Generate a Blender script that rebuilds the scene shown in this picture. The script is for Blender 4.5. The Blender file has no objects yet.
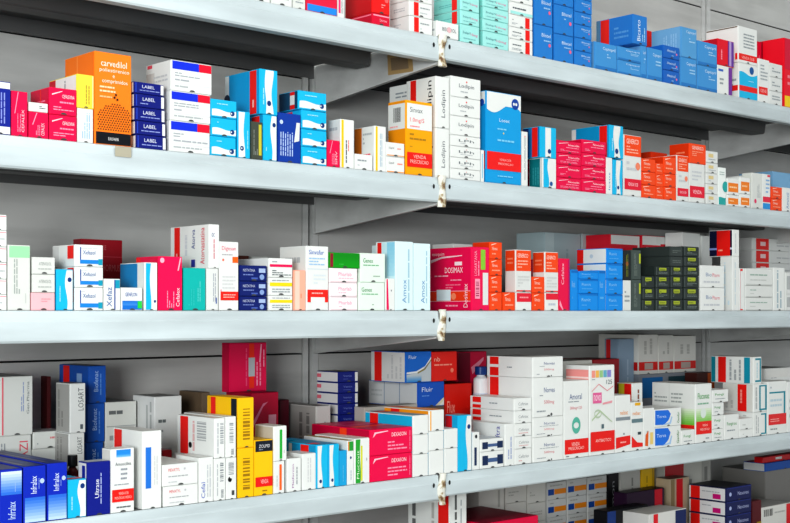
import bpy, bmesh, math, random
from mathutils import Vector, Matrix
random.seed(7)
COL = bpy.context.scene.collection

# ---------------------------------------------------------------- camera model (metres; X along the shelves, Y into them, Z up)
F, CX, HOR = 1268.0, 395.0, 311.0
AL = math.atan2(1405.0, 1268.0)
SA, CA = math.sin(AL), math.cos(AL)
EYE = 1.32                       # camera height above the floor
CAMY = -1.369
def ray(px):
    a = (px - CX) / F
    return a*SA + CA, -a*CA + SA
def X_at(px, Y):
    dx, dy = ray(px); t = (Y - CAMY) / dy
    return t*dx, t
def Z_at(py, t):
    return EYE - (py - HOR) / F * t
SHELF = {1: EYE + .412, 2: EYE + .2008, 3: EYE + .0004, 4: EYE - .2457, 5: EYE - .455}

# ---------------------------------------------------------------- materials
def lin(h):
    h = h.lstrip('#'); r = []
    for i in (0, 2, 4):
        c = int(h[i:i+2], 16) / 255
        r.append(c/12.92 if c <= .04045 else ((c+.055)/1.055)**2.4)
    return (*r, 1)
MATS = {}
def mat(hexcol, rough=.38, kind='card'):
    key = (hexcol, rough, kind)
    if key in MATS: return MATS[key]
    m = bpy.data.materials.new(kind + '_' + hexcol); m.use_nodes = True
    nt = m.node_tree; b = nt.nodes['Principled BSDF']
    b.inputs['Roughness'].default_value = rough
    tc = nt.nodes.new('ShaderNodeTexCoord'); no = nt.nodes.new('ShaderNodeTexNoise')
    no.inputs['Scale'].default_value = 40 if kind == 'card' else 14
    no.inputs['Detail'].default_value = 4
    nt.links.new(tc.outputs['Object'], no.inputs['Vector'])
    mx = nt.nodes.new('ShaderNodeMix'); mx.data_type = 'RGBA'
    if kind == 'card': b.inputs['Specular IOR Level'].default_value = .22
    c = lin(hexcol); k = .93 if kind == 'card' else .86
    mx.inputs['A'].default_value = c; mx.inputs['B'].default_value = (c[0]*k, c[1]*k, c[2]*k, 1)
    nt.links.new(no.outputs['Fac'], mx.inputs['Factor'])
    nt.links.new(mx.outputs['Result'], b.inputs['Base Color'])
    if kind == 'metal':
        b.inputs['Specular IOR Level'].default_value = .35
        n2 = nt.nodes.new('ShaderNodeTexNoise'); n2.inputs['Scale'].default_value = 6
        n2.inputs['Detail'].default_value = 6
        mp = nt.nodes.new('ShaderNodeMapping'); mp.inputs['Scale'].default_value = (.5, 2, 4)
        nt.links.new(tc.outputs['Object'], mp.inputs['Vector']); nt.links.new(mp.outputs['Vector'], n2.inputs['Vector'])
        cr = nt.nodes.new('ShaderNodeValToRGB')
        cr.color_ramp.elements[0].position = .35; cr.color_ramp.elements[0].color = (.78, .78, .78, 1)
        cr.color_ramp.elements[1].position = .6; cr.color_ramp.elements[1].color = (1, 1, 1, 1)
        nt.links.new(n2.outputs['Fac'], cr.inputs['Fac'])
        m2 = nt.nodes.new('ShaderNodeMix'); m2.data_type = 'RGBA'; m2.blend_type = 'MULTIPLY'
        m2.inputs['Factor'].default_value = 1
        nt.links.new(mx.outputs['Result'], m2.inputs['A']); nt.links.new(cr.outputs['Color'], m2.inputs['B'])
        nt.links.new(m2.outputs['Result'], b.inputs['Base Color'])
    MATS[key] = m
    return m
def rust_mat():
    m = bpy.data.materials.new('peeling_paint'); m.use_nodes = True
    nt = m.node_tree; b = nt.nodes['Principled BSDF']; b.inputs['Roughness'].default_value = .7
    tc = nt.nodes.new('ShaderNodeTexCoord'); no = nt.nodes.new('ShaderNodeTexNoise')
    no.inputs['Scale'].default_value = 70; no.inputs['Detail'].default_value = 5
    nt.links.new(tc.outputs['Object'], no.inputs['Vector'])
    cr = nt.nodes.new('ShaderNodeValToRGB'); e = cr.color_ramp.elements
    e[0].position = .36; e[0].color = lin('6a4a30'); e[1].position = .5; e[1].color = lin('dcdcd2')
    x = e.new(.43); x.color = lin('a89878')
    nt.links.new(no.outputs['Fac'], cr.inputs['Fac']); nt.links.new(cr.outputs['Color'], b.inputs['Base Color'])
    return m

# ---------------------------------------------------------------- mesh helpers
class MB:
    """collects quads / polygons with a material each; build() links them as one mesh object"""
    def __init__(s): s.v = []; s.f = []; s.m = []; s.mats = []
    def mi(s, m):
        if m not in s.mats: s.mats.append(m)
        return s.mats.index(m)
    def poly(s, pts, m):
        i = len(s.v); s.v += [tuple(p) for p in pts]; s.f.append(tuple(range(i, i+len(pts)))); s.m.append(s.mi(m))
    def mesh(s, vs, fs, m):
        i = len(s.v); s.v += [tuple(p) for p in vs]
        k = s.mi(m)
        for f in fs: s.f.append(tuple(i+j for j in f)); s.m.append(k)
    def box(s, a, b, m, bev=0.0):
        bm = bmesh.new(); bmesh.ops.create_cube(bm, size=1)
        c = [(a[i]+b[i])/2 for i in range(3)]; d = [abs(b[i]-a[i]) for i in range(3)]
        for v in bm.verts: v.co = Vector((v.co.x*d[0]+c[0], v.co.y*d[1]+c[1], v.co.z*d[2]+c[2]))
        if bev: bmesh.ops.bevel(bm, geom=list(bm.edges), offset=min(bev, min(d)*.3), segments=2, affect='EDGES', profile=.5)
        bm.verts.index_update()
        s.mesh([v.co[:] for v in bm.verts], [[v.index for v in f.verts] for f in bm.faces], m); bm.free()
    def prism(s, prof, x0, x1, m):
        """profile of (y,z) extruded along X"""
        n = len(prof)
        vs = [(x0, y, z) for y, z in prof] + [(x1, y, z) for y, z in prof]
        fs = [(i, (i+1) % n, n+(i+1) % n, n+i) for i in range(n)] + [tuple(range(n-1, -1, -1)), tuple(range(n, 2*n))]
        s.mesh(vs, fs, m)
    def lathe(s, prof, m, n=24, c=(0, 0)):
        vs = [(c[0]+r*math.cos(2*math.pi*k/n), c[1]+r*math.sin(2*math.pi*k/n), z) for r, z in prof for k in range(n)]
        fs = [(i*n+k, i*n+(k+1) % n, (i+1)*n+(k+1) % n, (i+1)*n+k) for i in range(len(prof)-1) for k in range(n)]
        fs += [tuple(range(n-1, -1, -1)), tuple(range((len(prof)-1)*n, len(prof)*n))]
        s.mesh(vs, fs, m)
    def build(s, name, parent=None, loc=(0, 0, 0), fix=True):
        me = bpy.data.meshes.new(name); me.from_pydata(s.v, [], s.f)
        for m in s.mats: me.materials.append(m)
        me.polygons.foreach_set('material_index', s.m); me.update()
        o = bpy.data.objects.new(name, me); COL.objects.link(o); o.location = loc
        if parent: o.parent = parent
        return o
def tag(o, label=None, cat=None, group=None, kind=None):
    if label: o['label'] = label
    if cat: o['category'] = cat
    if group: o['group'] = group
    if kind: o['kind'] = kind
    return o

# ---------------------------------------------------------------- lettering as real geometry
TXT = {}
def text_geo(s):
    if s in TXT: return TXT[s]
    cu = bpy.data.curves.new('lettering', 'FONT'); cu.body = s; cu.resolution_u = 2; cu.offset = .0
    o = bpy.data.objects.new('lettering', cu); COL.objects.link(o)
    dg = bpy.context.evaluated_depsgraph_get(); me = bpy.data.meshes.new_from_object(o.evaluated_get(dg))
    vs = [(v.co.x, v.co.y) for v in me.vertices]; fs = [tuple(p.vertices) for p in me.polygons]
    bpy.data.objects.remove(o); bpy.data.curves.remove(cu); bpy.data.meshes.remove(me)
    x0 = min(v[0] for v in vs); x1 = max(v[0] for v in vs); y0 = min(v[1] for v in vs); y1 = max(v[1] for v in vs)
    vs = [((x-x0)/(x1-x0), (y-y0)/(y1-y0)) for x, y in vs]
    TXT[s] = (vs, fs); return TXT[s]

# ---------------------------------------------------------------- printed faces
def paint(mb, items, P, w, h, seed=0):
    """P(u, v, lift) -> 3-D point; u, v in 0..1 on the face; w, h its size in metres"""
    rnd = random.Random(seed); k = 0
    for it in items:
        k += 1; e = .00025 + k*.00007; t = it[0]
        if t == 'r':
            _, u0, v0, u1, v1, c = it
            mb.poly([P(u0, v0, e), P(u1, v0, e), P(u1, v1, e), P(u0, v1, e)], mat(c))
        elif t == 'p':
            mb.poly([P(u, v, e) for u, v in it[1]], mat(it[2]))
        elif t == 'l':      # small print: n broken lines
            _, u0, v0, u1, v1, n, c = it; m = mat(c); dv = (v1-v0)/n
            for i in range(n):
                a = u0
                while a < u1 - .02:
                    b = min(u1, a + rnd.uniform(.06, .2)*(u1-u0)*1.6)
                    mb.poly([P(a, v0+dv*(i+.25), e), P(b, v0+dv*(i+.25), e), P(b, v0+dv*(i+.68), e), P(a, v0+dv*(i+.68), e)], m)
                    a = b + .03*(u1-u0)
                    if rnd.random() < .15: break
        elif t == 'lv':     # small print turned a quarter
            _, u0, v0, u1, v1, n, c = it; m = mat(c); du = (u1-u0)/n
            for i in range(n):
                a = v0
                while a < v1 - .02:
                    b = min(v1, a + rnd.uniform(.06, .2)*(v1-v0)*1.6)
                    mb.poly([P(u0+du*(i+.25), a, e), P(u0+du*(i+.68), a, e), P(u0+du*(i+.68), b, e), P(u0+du*(i+.25), b, e)], m)
                    a = b + .03*(v1-v0)
                    if rnd.random() < .15: break
        elif t == 't':      # lettering; optional turn 90 (reads upward) or 270 (reads downward)
            _, u0, v0, u1, v1, s, c = it[:7]; rot = it[7] if len(it) > 7 else 0
            vs, fs = text_geo(s); pts = []
            if rot: wid = (v1-v0)*h; hei = (u1-u0)*w
            else: wid = (u1-u0)*w; hei = (v1-v0)*h
            nat = .56*len(s)*hei                      # natural width at this height
            q_ = max(.62, min(1, wid/nat)) if nat > wid else 1
            if q_ < 1:                                 # too tall for its width: lower it
                if rot: m_ = (u0+u1)/2; k_ = (u1-u0)/2*(q_*.5+.5); u0, u1 = m_-k_, m_+k_
                else: m_ = (v0+v1)/2; k_ = (v1-v0)/2*(q_*.5+.5); v0, v1 = m_-k_, m_+k_
            for x, y in vs:
                if rot == 90: x, y = 1-y, x
                elif rot == 270: x, y = y, 1-x
                pts.append(P(u0+(u1-u0)*x, v0+(v1-v0)*y, e))
            mb.mesh(pts, fs, mat(c))
        elif t == 'c':
            _, u, v, r, c = it; r = r*min(w, h)
            mb.poly([P(u+r/w*math.cos(a), v+r/h*math.sin(a), e) for a in [2*math.pi*i/20 for i in range(20)]], mat(c))
        elif t == 'o':      # oval ring
            _, u, v, ru, rv, th, c = it; n = 24
            vs = []
            for i in range(n):
                a = 2*math.pi*i/n; vs.append(P(u+ru*math.cos(a), v+rv*math.sin(a), e)); vs.append(P(u+(ru-th)*math.cos(a), v+(rv-th)*math.sin(a), e))
            mb.mesh(vs, [(2*i, 2*((i+1) % n), 2*((i+1) % n)+1, 2*i+1) for i in range(n)], mat(c))
        elif t == 'g':      # blend from colour A at v0 to colour B at v1
            _, u0, v0, u1, v1, ca, cb = it; n = 8
            A = [int(ca[i:i+2], 16) for i in (0, 2, 4)]; B = [int(cb[i:i+2], 16) for i in (0, 2, 4)]
            for i in range(n):
                q = (i+.5)/n; c = ''.join('%02x' % int(A[j]*(1-q)+B[j]*q) for j in range(3))
                a, b = v0+(v1-v0)*i/n, v0+(v1-v0)*(i+1)/n
                mb.poly([P(u0, a, e), P(u1, a, e), P(u1, b, e), P(u0, b, e)], mat(c))
        elif t in ('wv', 'wh'):   # band with one wavy edge: from a (straight) to b (wavy)
            _, a, b, amp, c = it[:5]; n = 14; ph = it[5] if len(it) > 5 else 0
            vs = []
            for i in range(n+1):
                q = i/n; ww = b + amp*math.sin(q*2*math.pi*.95 + ph)
                vs += [P(a, q, e), P(ww, q, e)] if t == 'wv' else [P(q, a, e), P(q, ww, e)]
            mb.mesh(vs, [(2*i, 2*i+2, 2*i+3, 2*i+1) for i in range(n)], mat(c))
        elif t == 'dots':   # staggered rows of small triangles
            _, u0, v0, u1, v1, nu, nv, c = it; m = mat(c)
            for j in range(nv):
                for i in range(nu):
                    if j > nv*.62 and abs(i - nu*.5) > (nv-j)*1.3+1: continue
                    u = u0+(u1-u0)*(i+.5*(j % 2)+.25)/nu; v = v0+(v1-v0)*(j+.5)/nv
                    a, b2 = (u1-u0)/nu*.36, (v1-v0)/nv*.36
                    mb.poly([P(u-a, v-b2, e), P(u+a, v-b2, e), P(u, v+b2, e)], m)
        elif t == 'bc':     # barcode, bars upright (0) or lying (1)
            _, u0, v0, u1, v1, c, lie = it; m = mat(c); a = 0
            while a < 1:
                b = min(1, a + rnd.choice((.03, .05, .08)))
                if lie: q = [(u0, v0+(v1-v0)*a), (u1, v0+(v1-v0)*a), (u1, v0+(v1-v0)*b), (u0, v0+(v1-v0)*b)]
                else: q = [(u0+(u1-u0)*a, v0), (u0+(u1-u0)*b, v0), (u0+(u1-u0)*b, v1), (u0+(u1-u0)*a, v1)]
                mb.poly([P(x, y, e) for x, y in q], m); a = b + rnd.choice((.03, .05, .07))

# ---------------------------------------------------------------- boxes: first recorded, then fitted, then built
BOXES = []
class Ctx: ox = 0; oy = 0; s = 5.0; row = 2
def Z(row, ox, oy, s=5.0): Ctx.row, Ctx.ox, Ctx.oy, Ctx.s = row, ox, oy, s
class Rec: pass
def b(label, des, xl, xr, yt, xb=None, d=.095, y=.005, on=None, rot=0, group=None, name='medicine_box', flap=None, yb=None):
    r = Rec(); px = Ctx.ox + xl/Ctx.s; pr = Ctx.ox + xr/Ctx.s; py = Ctx.oy + yt/Ctx.s
    r.x0, t = X_at(px, y); r.x1, _ = X_at(pr, y); r.zt = Z_at(py, t)
    r.y0 = y; r.fixd = xb is not None; r.px_side = (xl-xb)/Ctx.s if xb is not None else 0
    if xb is not None:
        dx, dy = ray(Ctx.ox + xb/Ctx.s); tt = r.x0/dx; d = max(.02, min(.28 - y, tt*dy + CAMY - y))
    r.y1 = min(y + d, .285)
    r.zb = SHELF[Ctx.row] if on is None else (on.zt if isinstance(on, Rec) else on)
    if yb is not None: r.zb = Z_at(Ctx.oy + yb/Ctx.s, t)
    if r.zt < r.zb + .008: r.zt = r.zb + .012
    r.label, r.des, r.rot, r.group, r.name, r.row = label, des, rot, group, name, Ctx.row
    r.px = pr - px; r.flap = flap; r.on = on if isinstance(on, Rec) else None
    BOXES.append(r); return r
ORD = {1: [''], 2: ['upper', 'lower'], 3: ['topmost', 'middle', 'bottom']}
def ordn(n):
    if n in ORD: return ORD[n]
    w = ['topmost', 'second down', 'third down', 'fourth down', 'fifth down', 'sixth down', 'seventh down']
    return w[:n-1] + ['bottom']
def st(label, place, des, xl, xr, tops, xb=None, on=None, group=None, dx=0, **k):
    """a stack: label + ordinal + place; returns the records, top first"""
    n = len(tops); o = ordn(n); out = []; prev = on
    for i in range(n-1, -1, -1):
        ds = des[i] if isinstance(des, list) else des
        j = random.Random(len(BOXES)*3+1).uniform(-1, 1)*.8
        out.append(b(f'{label}, {o[i]} {place}', ds, xl+dx*i+j, xr+dx*i+j, tops[i], xb=xb, on=prev, group=group or place_group(label), **k)); prev = out[-1]
    return out[::-1]
def place_group(label): return 'stacked ' + label + ' boxes' if not label.endswith('box') else 'stacked ' + label + 'es'

def fit():
    """boxes that stand side by side must touch, never pass through each other"""
    for it in range(3):
        for i, a in enumerate(BOXES):
            for c in BOXES[i+1:]:
                if a.row != c.row: continue
                ox = min(a.x1, c.x1)-max(a.x0, c.x0); oy = min(a.y1, c.y1)-max(a.y0, c.y0); oz = min(a.zt, c.zt)-max(a.zb, c.zb)
                if ox <= .0004 or oy <= .0004 or oz <= .0004: continue
                l, r = (a, c) if a.x0+a.x1 < c.x0+c.x1 else (c, a)
                f, k = (a, c) if a.y0 < c.y0 else (c, a)
                lo, hi = (a, c) if a.zb+a.zt < c.zb+c.zt else (c, a)
                if ox < .009 and ox < .4*min(l.x1-l.x0, r.x1-r.x0):
                    m = (max(a.x0, c.x0)+min(a.x1, c.x1))/2
                    l.x1 = m-.0003; r.x0 = m+.0003
                elif k.y0-f.y0 > .018: f.y1 = k.y0-.001
                elif oz < .012 and hi.zt-lo.zt > .01:
                    hi.zb = lo.zt+.0002
                elif ox < .35*min(l.x1-l.x0, r.x1-r.x0): r.x0 = l.x1+.0005
                elif it == 2: print('CLASH', a.label, '|', c.label, round(ox, 4), round(oy, 4), round(oz, 4))

def build_boxes():
    for r in BOXES:
        if len(r.label.split()) > 16: print('LONG', len(r.label.split()), r.label)
    fit()
    for n, r in enumerate(BOXES):
        g = .0003
        w, d, h = r.x1-r.x0-2*g, r.y1-r.y0-g, r.zt-r.zb-.0002
        if w < .002 or d < .004 or h < .003: print('THIN', r.label, w, d, h); w = max(w, .002); d = max(d, .004); h = max(h, .003)
        D = r.des; mb = MB(); base = mat(D['base'])
        mb.box((-w/2, 0, 0), (w/2, d, h), base, .0007)
        flap = r.flap if r.flap is not None else (r.px >= 9 and D.get('flap', 1) and h > .012)
        q = .0009 if flap else 0
        PF = lambda u, v, e, q=q: (-w/2+.0012+(w-.0024)*u, -e-q, .0012+(h-.0024)*v)
        PL = lambda u, v, e: (-w/2-e, d-.0012-(d-.0024)*u, .0012+(h-.0024)*v)
        PT = lambda u, v, e: (-w/2+.0012+(w-.0024)*u, .0012+(d-.0024)*v, h+e)
        sidep = r.fixd and h > .014 and d > .03 and D.get('L') and r.px_side >= 5
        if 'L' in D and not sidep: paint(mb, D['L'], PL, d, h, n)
        if 'T' in D and r.row > 3: paint(mb, D['T'], PT, w, d, n+5)
        if not flap and 'F' in D: paint(mb, D['F'], PF, w, h, n+9)
        if r.name == 'medicine_box' and h > 1.15*w: r.name = 'upright_medicine_box'
        o = mb.build(r.name, loc=(r.x0+g+w/2, r.y0, r.zb+.0001))
        if r.rot:
            o.rotation_euler.z = math.radians(r.rot)
        tag(o, r.label, 'box', r.group)
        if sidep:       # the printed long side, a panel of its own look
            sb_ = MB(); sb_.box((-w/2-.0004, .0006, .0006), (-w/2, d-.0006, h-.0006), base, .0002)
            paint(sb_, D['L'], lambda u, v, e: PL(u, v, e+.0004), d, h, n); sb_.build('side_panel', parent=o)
        if flap:
            fb = MB(); fb.box((-w/2+.0006, -.0009, .0006), (w/2-.0006, 0, h-.0006), base, .0003)
            nw = min(.004, w*.12)
            if 'F' in D: paint(fb, D['F'], PF, w, h, n+9)
            if D.get('notch', 1):
                fb.poly([(nw*math.cos(a), -.0018, .0008+nw*.55*math.sin(a)) for a in [math.pi*i/8 for i in range(9)]], mat('4a4c4c'))
            fb.build('end_flap', parent=o)
# ---------------------------------------------------------------- the shelving
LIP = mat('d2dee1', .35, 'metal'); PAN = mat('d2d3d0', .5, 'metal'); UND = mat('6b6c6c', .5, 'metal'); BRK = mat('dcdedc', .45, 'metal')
DARK = mat('1c1d1e', .6, 'metal'); RUST = rust_mat()
BAY, J1 = 1.146, 1.327
JX = [J1-BAY, J1, J1+BAY, J1+2*BAY]        # the bracket lines
DEP = .30
BAYN = ['left', 'middle', 'right']
ROWN = {1: 'uppermost', 2: 'second', 3: 'eye-level', 4: 'fourth', 5: 'lowest'}
def board(row, k):
    x0, x1 = JX[k]+.0045, JX[k+1]-.0045
    z = SHELF[row] + (0 if k == 0 or row != 3 else .0)
    lh = .0375 if k == 0 else .0335
    root = bpy.data.objects.new('shelf_board', None); COL.objects.link(root); root.location = (x0, 0, z)
    tag(root, f'pale grey sheet steel shelf board, {ROWN[row]} level of the {BAYN[k]} bay', 'shelf', 'steel shelf boards')
    L = x1-x0
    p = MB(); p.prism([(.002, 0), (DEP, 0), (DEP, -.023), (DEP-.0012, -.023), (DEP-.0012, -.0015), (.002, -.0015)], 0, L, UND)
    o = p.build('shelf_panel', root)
    # front lip: slightly raked face with a folded crease, the lower edge turned in
    l = MB(); l.prism([(.002, 0), (0, -.0012), (-.0012, -lh*.30), (-.0026, -lh*.36), (-.0030, -lh*.93), (-.0014, -lh), (.014, -lh), (.014, -lh+.0014), (.0012, -lh+.0014), (.0012, -.0016), (.002, -.0016)], 0, L, LIP)
    for sx in (.012, L-.012):
        for dz in (.38,):
            l.poly([(sx+.0022*math.cos(a), -.0034, -lh*dz-.0005+.0036*math.sin(a)) for a in [2*math.pi*i/12 for i in range(12)]], DARK)
    l.build('front_lip', root)
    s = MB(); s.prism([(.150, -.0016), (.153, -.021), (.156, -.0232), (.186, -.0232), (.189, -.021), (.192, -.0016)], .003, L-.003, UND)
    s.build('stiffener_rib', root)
    return root
for row in (1, 2, 3, 4, 5):
    for k in (0, 1, 2): board(row, k)
for k in (0, 1):                                  # no level is built above the uppermost shelf
    pass

def bracket(row, k, lab):
    x = JX[k]; z = SHELF[row]
    root = bpy.data.objects.new('shelf_bracket', None); COL.objects.link(root); root.location = (x, 0, z)
    tag(root, lab, 'bracket', 'shelf brackets')
    p = MB(); b0, b1 = .070, .040
    p.prism([(.004, -.002), (DEP-.001, -.002), (DEP-.001, -b0), (.004, -b1)], -.0010, .0010, BRK)
    p.build('bracket_plate', root)
    f = MB(); f.mesh([(-.0062, .004, -b1), (.0010, .004, -b1), (.0010, DEP-.001, -b0), (-.0062, DEP-.001, -b0),
                      (-.0062, .004, -b1-.0018), (.0010, .004, -b1-.0018), (.0010, DEP-.001, -b0-.0018), (-.0062, DEP-.001, -b0-.0018)],
                     [(0, 1, 2, 3), (7, 6, 5, 4), (0, 4, 5, 1), (1, 5, 6, 2), (2, 6, 7, 3), (3, 7, 4, 0)], BRK)
    f.build('bottom_flange', root)
    # front end: lumpy, over-painted strip between the two lips
    h = MB(); n = 16; rnd = random.Random(row*7+k); rings = []
    for i in range(n+1):
        q = i/n; zz = .002 - .047*q; ww = .0064+.0016*math.sin(q*7+row)+rnd.uniform(-.0005, .0005); yy = -.006-.0022*math.sin(q*5+k)+rnd.uniform(-.0006, .0006)
        ox = .0012*math.sin(q*6+row*2)
        rings.append([(ox+ww*math.cos(a), yy*.45-.001+(.0050)*math.sin(a), zz) for a in [2*math.pi*j/10 for j in range(10)]])
    vs = [v for r_ in rings for v in r_]
    fs = [(i*10+j, (i+1)*10+j, (i+1)*10+(j+1) % 10, i*10+(j+1) % 10) for i in range(n) for j in range(10)] + [tuple(range(10)), tuple(range(n*10+9, n*10-1, -1))]
    h.mesh(vs, fs, RUST); h.build('front_cap', root)
    if row == 1 and k == 1:
        t = MB(); m1, m2 = mat('b79a6b', .7), mat('8d7a62', .7)
        for (y0, z0, y1, z1, m) in ((.058, -.042, .118, -.012, m1), (.068, -.036, .110, -.018, m2)):
            e = -.0013 if m is m1 else -.0016
            t.poly([(e, y0, z0-.002), (e, y0+.003, z1), (e, y1, z1+.002), (e, y1-.002, z0)], m)
        t.build('tape_residue', root)['label'] = 'brown square of old tape glue'
    return root
for row in (1, 2, 3, 4, 5):
    for k in (0, 1, 2, 3):
        w_ = ['far left end', 'between left and middle bays', 'between middle and right bays', 'far right end'][k]
        bracket(row, k, f'tapered grey steel bracket under the {ROWN[row]} shelf, {w_}' if not (row == 1 and k == 1) else 'tapered grey bracket with a brown tape mark under the uppermost shelf')
# uprights
ZT, ZB = EYE+.95, 0.0
for k in (0, 1, 2, 3):
    r_ = MB(); x = JX[k]
    r_.prism([(DEP+.001, ZB), (DEP+.001, ZT), (DEP+.030, ZT), (DEP+.030, ZB)], x-.025, x-.015, BRK)
    r_.prism([(DEP+.001, ZB), (DEP+.001, ZT), (DEP+.030, ZT), (DEP+.030, ZB)], x-.006, x+.006, BRK)
    r_.prism([(DEP+.012, ZB), (DEP+.012, ZT), (DEP+.029, ZT), (DEP+.029, ZB)], x-.016, x-.005, DARK)
    o = r_.build('upright_post')
    tag(o, ['slotted steel upright at the far left end of the shelving', 'slotted steel upright behind the bracket with the brown tape mark', 'slotted steel upright behind the blue boxes of the uppermost shelf', 'slotted steel upright at the far right end of the shelving'][k], 'post', 'steel uprights')
# back panels: sheet steel, dark joints between
SEAM = [0.02, EYE-.53, EYE-.071, EYE+.388, EYE+.69, EYE+.95]
for k in (0, 1, 2):
    for j in range(len(SEAM)-1):
        p = MB(); x0, x1 = JX[k]+.008, JX[k+1]-.027
        p.box((x0, DEP+.003, SEAM[j]+.0013), (x1, DEP+.006, SEAM[j+1]-.0013), PAN, .0008)
        p.prism([(DEP+.003, SEAM[j+1]-.0013), (DEP+.003, SEAM[j+1]+.0003), (DEP+.02, SEAM[j+1]+.0003), (DEP+.02, SEAM[j+1]-.0013)], x0, x1, DARK)
        o = p.build('back_panel')
        tag(o, f'grey steel back panel of the {BAYN[k]} bay, {["at floor level", "behind the lowest shelves", "behind the eye-level boxes", "behind the uppermost boxes", "above all the boxes"][j]}', 'panel', 'steel back panels')
# room
fl = MB(); fl.box((-3, -4, -.05), (6.5, .6, 0), mat('b9b6ae', .4, 'metal')); tag(fl.build('floor'), kind='structure')
wl = MB(); wl.box((-3, DEP+.06, 0), (6.5, DEP+.16, 3.0), mat('cfd3d2', .6, 'metal')); tag(wl.build('wall_back'), kind='structure')
cl = MB(); cl.box((-3, -4, 3.0), (6.5, .6, 3.08), mat('e8e8e4', .6, 'metal')); tag(cl.build('ceiling'), kind='structure')
# paper remnant on the lip of the second shelf
tg = MB(); xx, _ = X_at(115, -.003); x2, _ = X_at(131, -.003)
tg.box((xx, -.0038, SHELF[2]-.0135), (x2, -.0031, SHELF[2]-.0012), mat('b0ab98', .7)); tag(tg.build('paper_tag'), 'beige paper scrap stuck on the shelf edge below the orange box', 'paper')

# ---------------------------------------------------------------- camera and light
cam = bpy.data.cameras.new('camera'); co = bpy.data.objects.new('camera', cam); COL.objects.link(co)
cam.sensor_width = 36; cam.sensor_fit = 'HORIZONTAL'; cam.lens = F/790*36
cam.shift_y = (311-261.5)/790
co.location = (0, CAMY, EYE); co.rotation_euler = (math.radians(90), 0, -(math.pi/2-AL) + 0)
# forward = (CA, SA): yaw so that -Z looks along it
co.rotation_euler = (math.radians(90), 0, AL - math.pi/2)
cam.clip_start = .05
bpy.context.scene.camera = co
def area(name, loc, target, size, power, col, sy=None):
    l = bpy.data.lights.new(name, 'AREA'); l.energy = power; l.color = col; l.size = size
    if sy: l.shape = 'RECTANGLE'; l.size_y = sy
    o = bpy.data.objects.new(name, l); COL.objects.link(o); o.location = loc
    d = Vector(target)-Vector(loc); o.rotation_euler = d.to_track_quat('-Z', 'Y').to_euler()
area('ceiling_light', (1.0, -1.5, 2.9), (1.4, 0, 1.2), 1.8, 24, (1, 1, .985), .5)
area('left_key_light', (-1.25, -1.95, 1.52), (1.4, .1, 1.28), .8, 72, (.98, 1, 1), .8)  # unseen soft key light left of the camera, standing for a flash
w = bpy.data.worlds.new('world'); bpy.context.scene.world = w; w.use_nodes = True
w.node_tree.nodes['Background'].inputs[0].default_value = (.93, .97, 1, 1)
w.node_tree.nodes['Background'].inputs[1].default_value = .72
sc = bpy.context.scene
sc.view_settings.view_transform = 'Standard'; sc.view_settings.look = 'Medium High Contrast'
sc.view_settings.exposure = -.24
sc.cycles.max_bounces = 6
# ---------------------------------------------------------------- printed designs (F end facing the aisle, L long side, T top)
W, W2, OFF, GR, GD = 'e6e9e6', 'dee1de', 'd9dcd7', '9aa2a6', '5e666c'
RED, CRIM, MAG, ORG, ORD_ = 'e8221c', 'e21446', 'e6104f', 'f2501c', 'f7871e'
AQ, AQ2, NAVY, ROY, BLU = '1cb8e4', '109ad0', '16217c', '1a2fc4', '1f74c6'
YEL, AMB, TEAL, GRN, LIME = 'f3cf1c', 'f6a90c', '1a8c96', '23a03c', 'b7cf30'
def D(base, **k): k['base'] = base; return k
def smallprint(c=GR, u0=.1, v0=.15, u1=.8, v1=.5, n=3): return ('l', u0, v0, u1, v1, n, c)
def plain(base=W, c=GR): return D(base, F=[('l', .12, .25, .85, .7, 3, c)], L=[('l', .1, .3, .7, .7, 3, c)])
def ems_h(flip=False):   # aqua with a white wave along the foot
    return D(AQ, F=[('r', 0, 0, 1, .30, W), ('wh', .28, .40, .07, W, .5), ('r', 0, 0, 1, .05, AQ), ('c', .84, .27, .15, '123c7c'), ('c', .80, .27, .05, W), ('l', .2, .72, .65, .86, 1, '9fe0f4')],
             L=[('r', 0, 0, 1, .3, W), ('r', .6, 0, .8, 1, RED)], T=[('r', 0, .3, 1, .5, RED)])
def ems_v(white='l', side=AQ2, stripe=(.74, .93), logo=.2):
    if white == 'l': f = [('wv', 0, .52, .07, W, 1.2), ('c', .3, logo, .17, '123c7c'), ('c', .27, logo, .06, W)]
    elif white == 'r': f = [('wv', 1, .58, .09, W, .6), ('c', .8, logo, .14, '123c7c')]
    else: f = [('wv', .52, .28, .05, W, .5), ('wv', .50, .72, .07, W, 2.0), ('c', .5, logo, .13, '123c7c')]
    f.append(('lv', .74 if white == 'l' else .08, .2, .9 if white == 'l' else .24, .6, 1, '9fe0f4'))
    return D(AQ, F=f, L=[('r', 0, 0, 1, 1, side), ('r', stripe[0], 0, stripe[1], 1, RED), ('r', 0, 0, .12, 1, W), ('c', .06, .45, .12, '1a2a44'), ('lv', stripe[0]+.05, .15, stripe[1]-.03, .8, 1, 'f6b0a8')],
             T=[('r', 0, .12, 1, .32, RED)])
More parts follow.
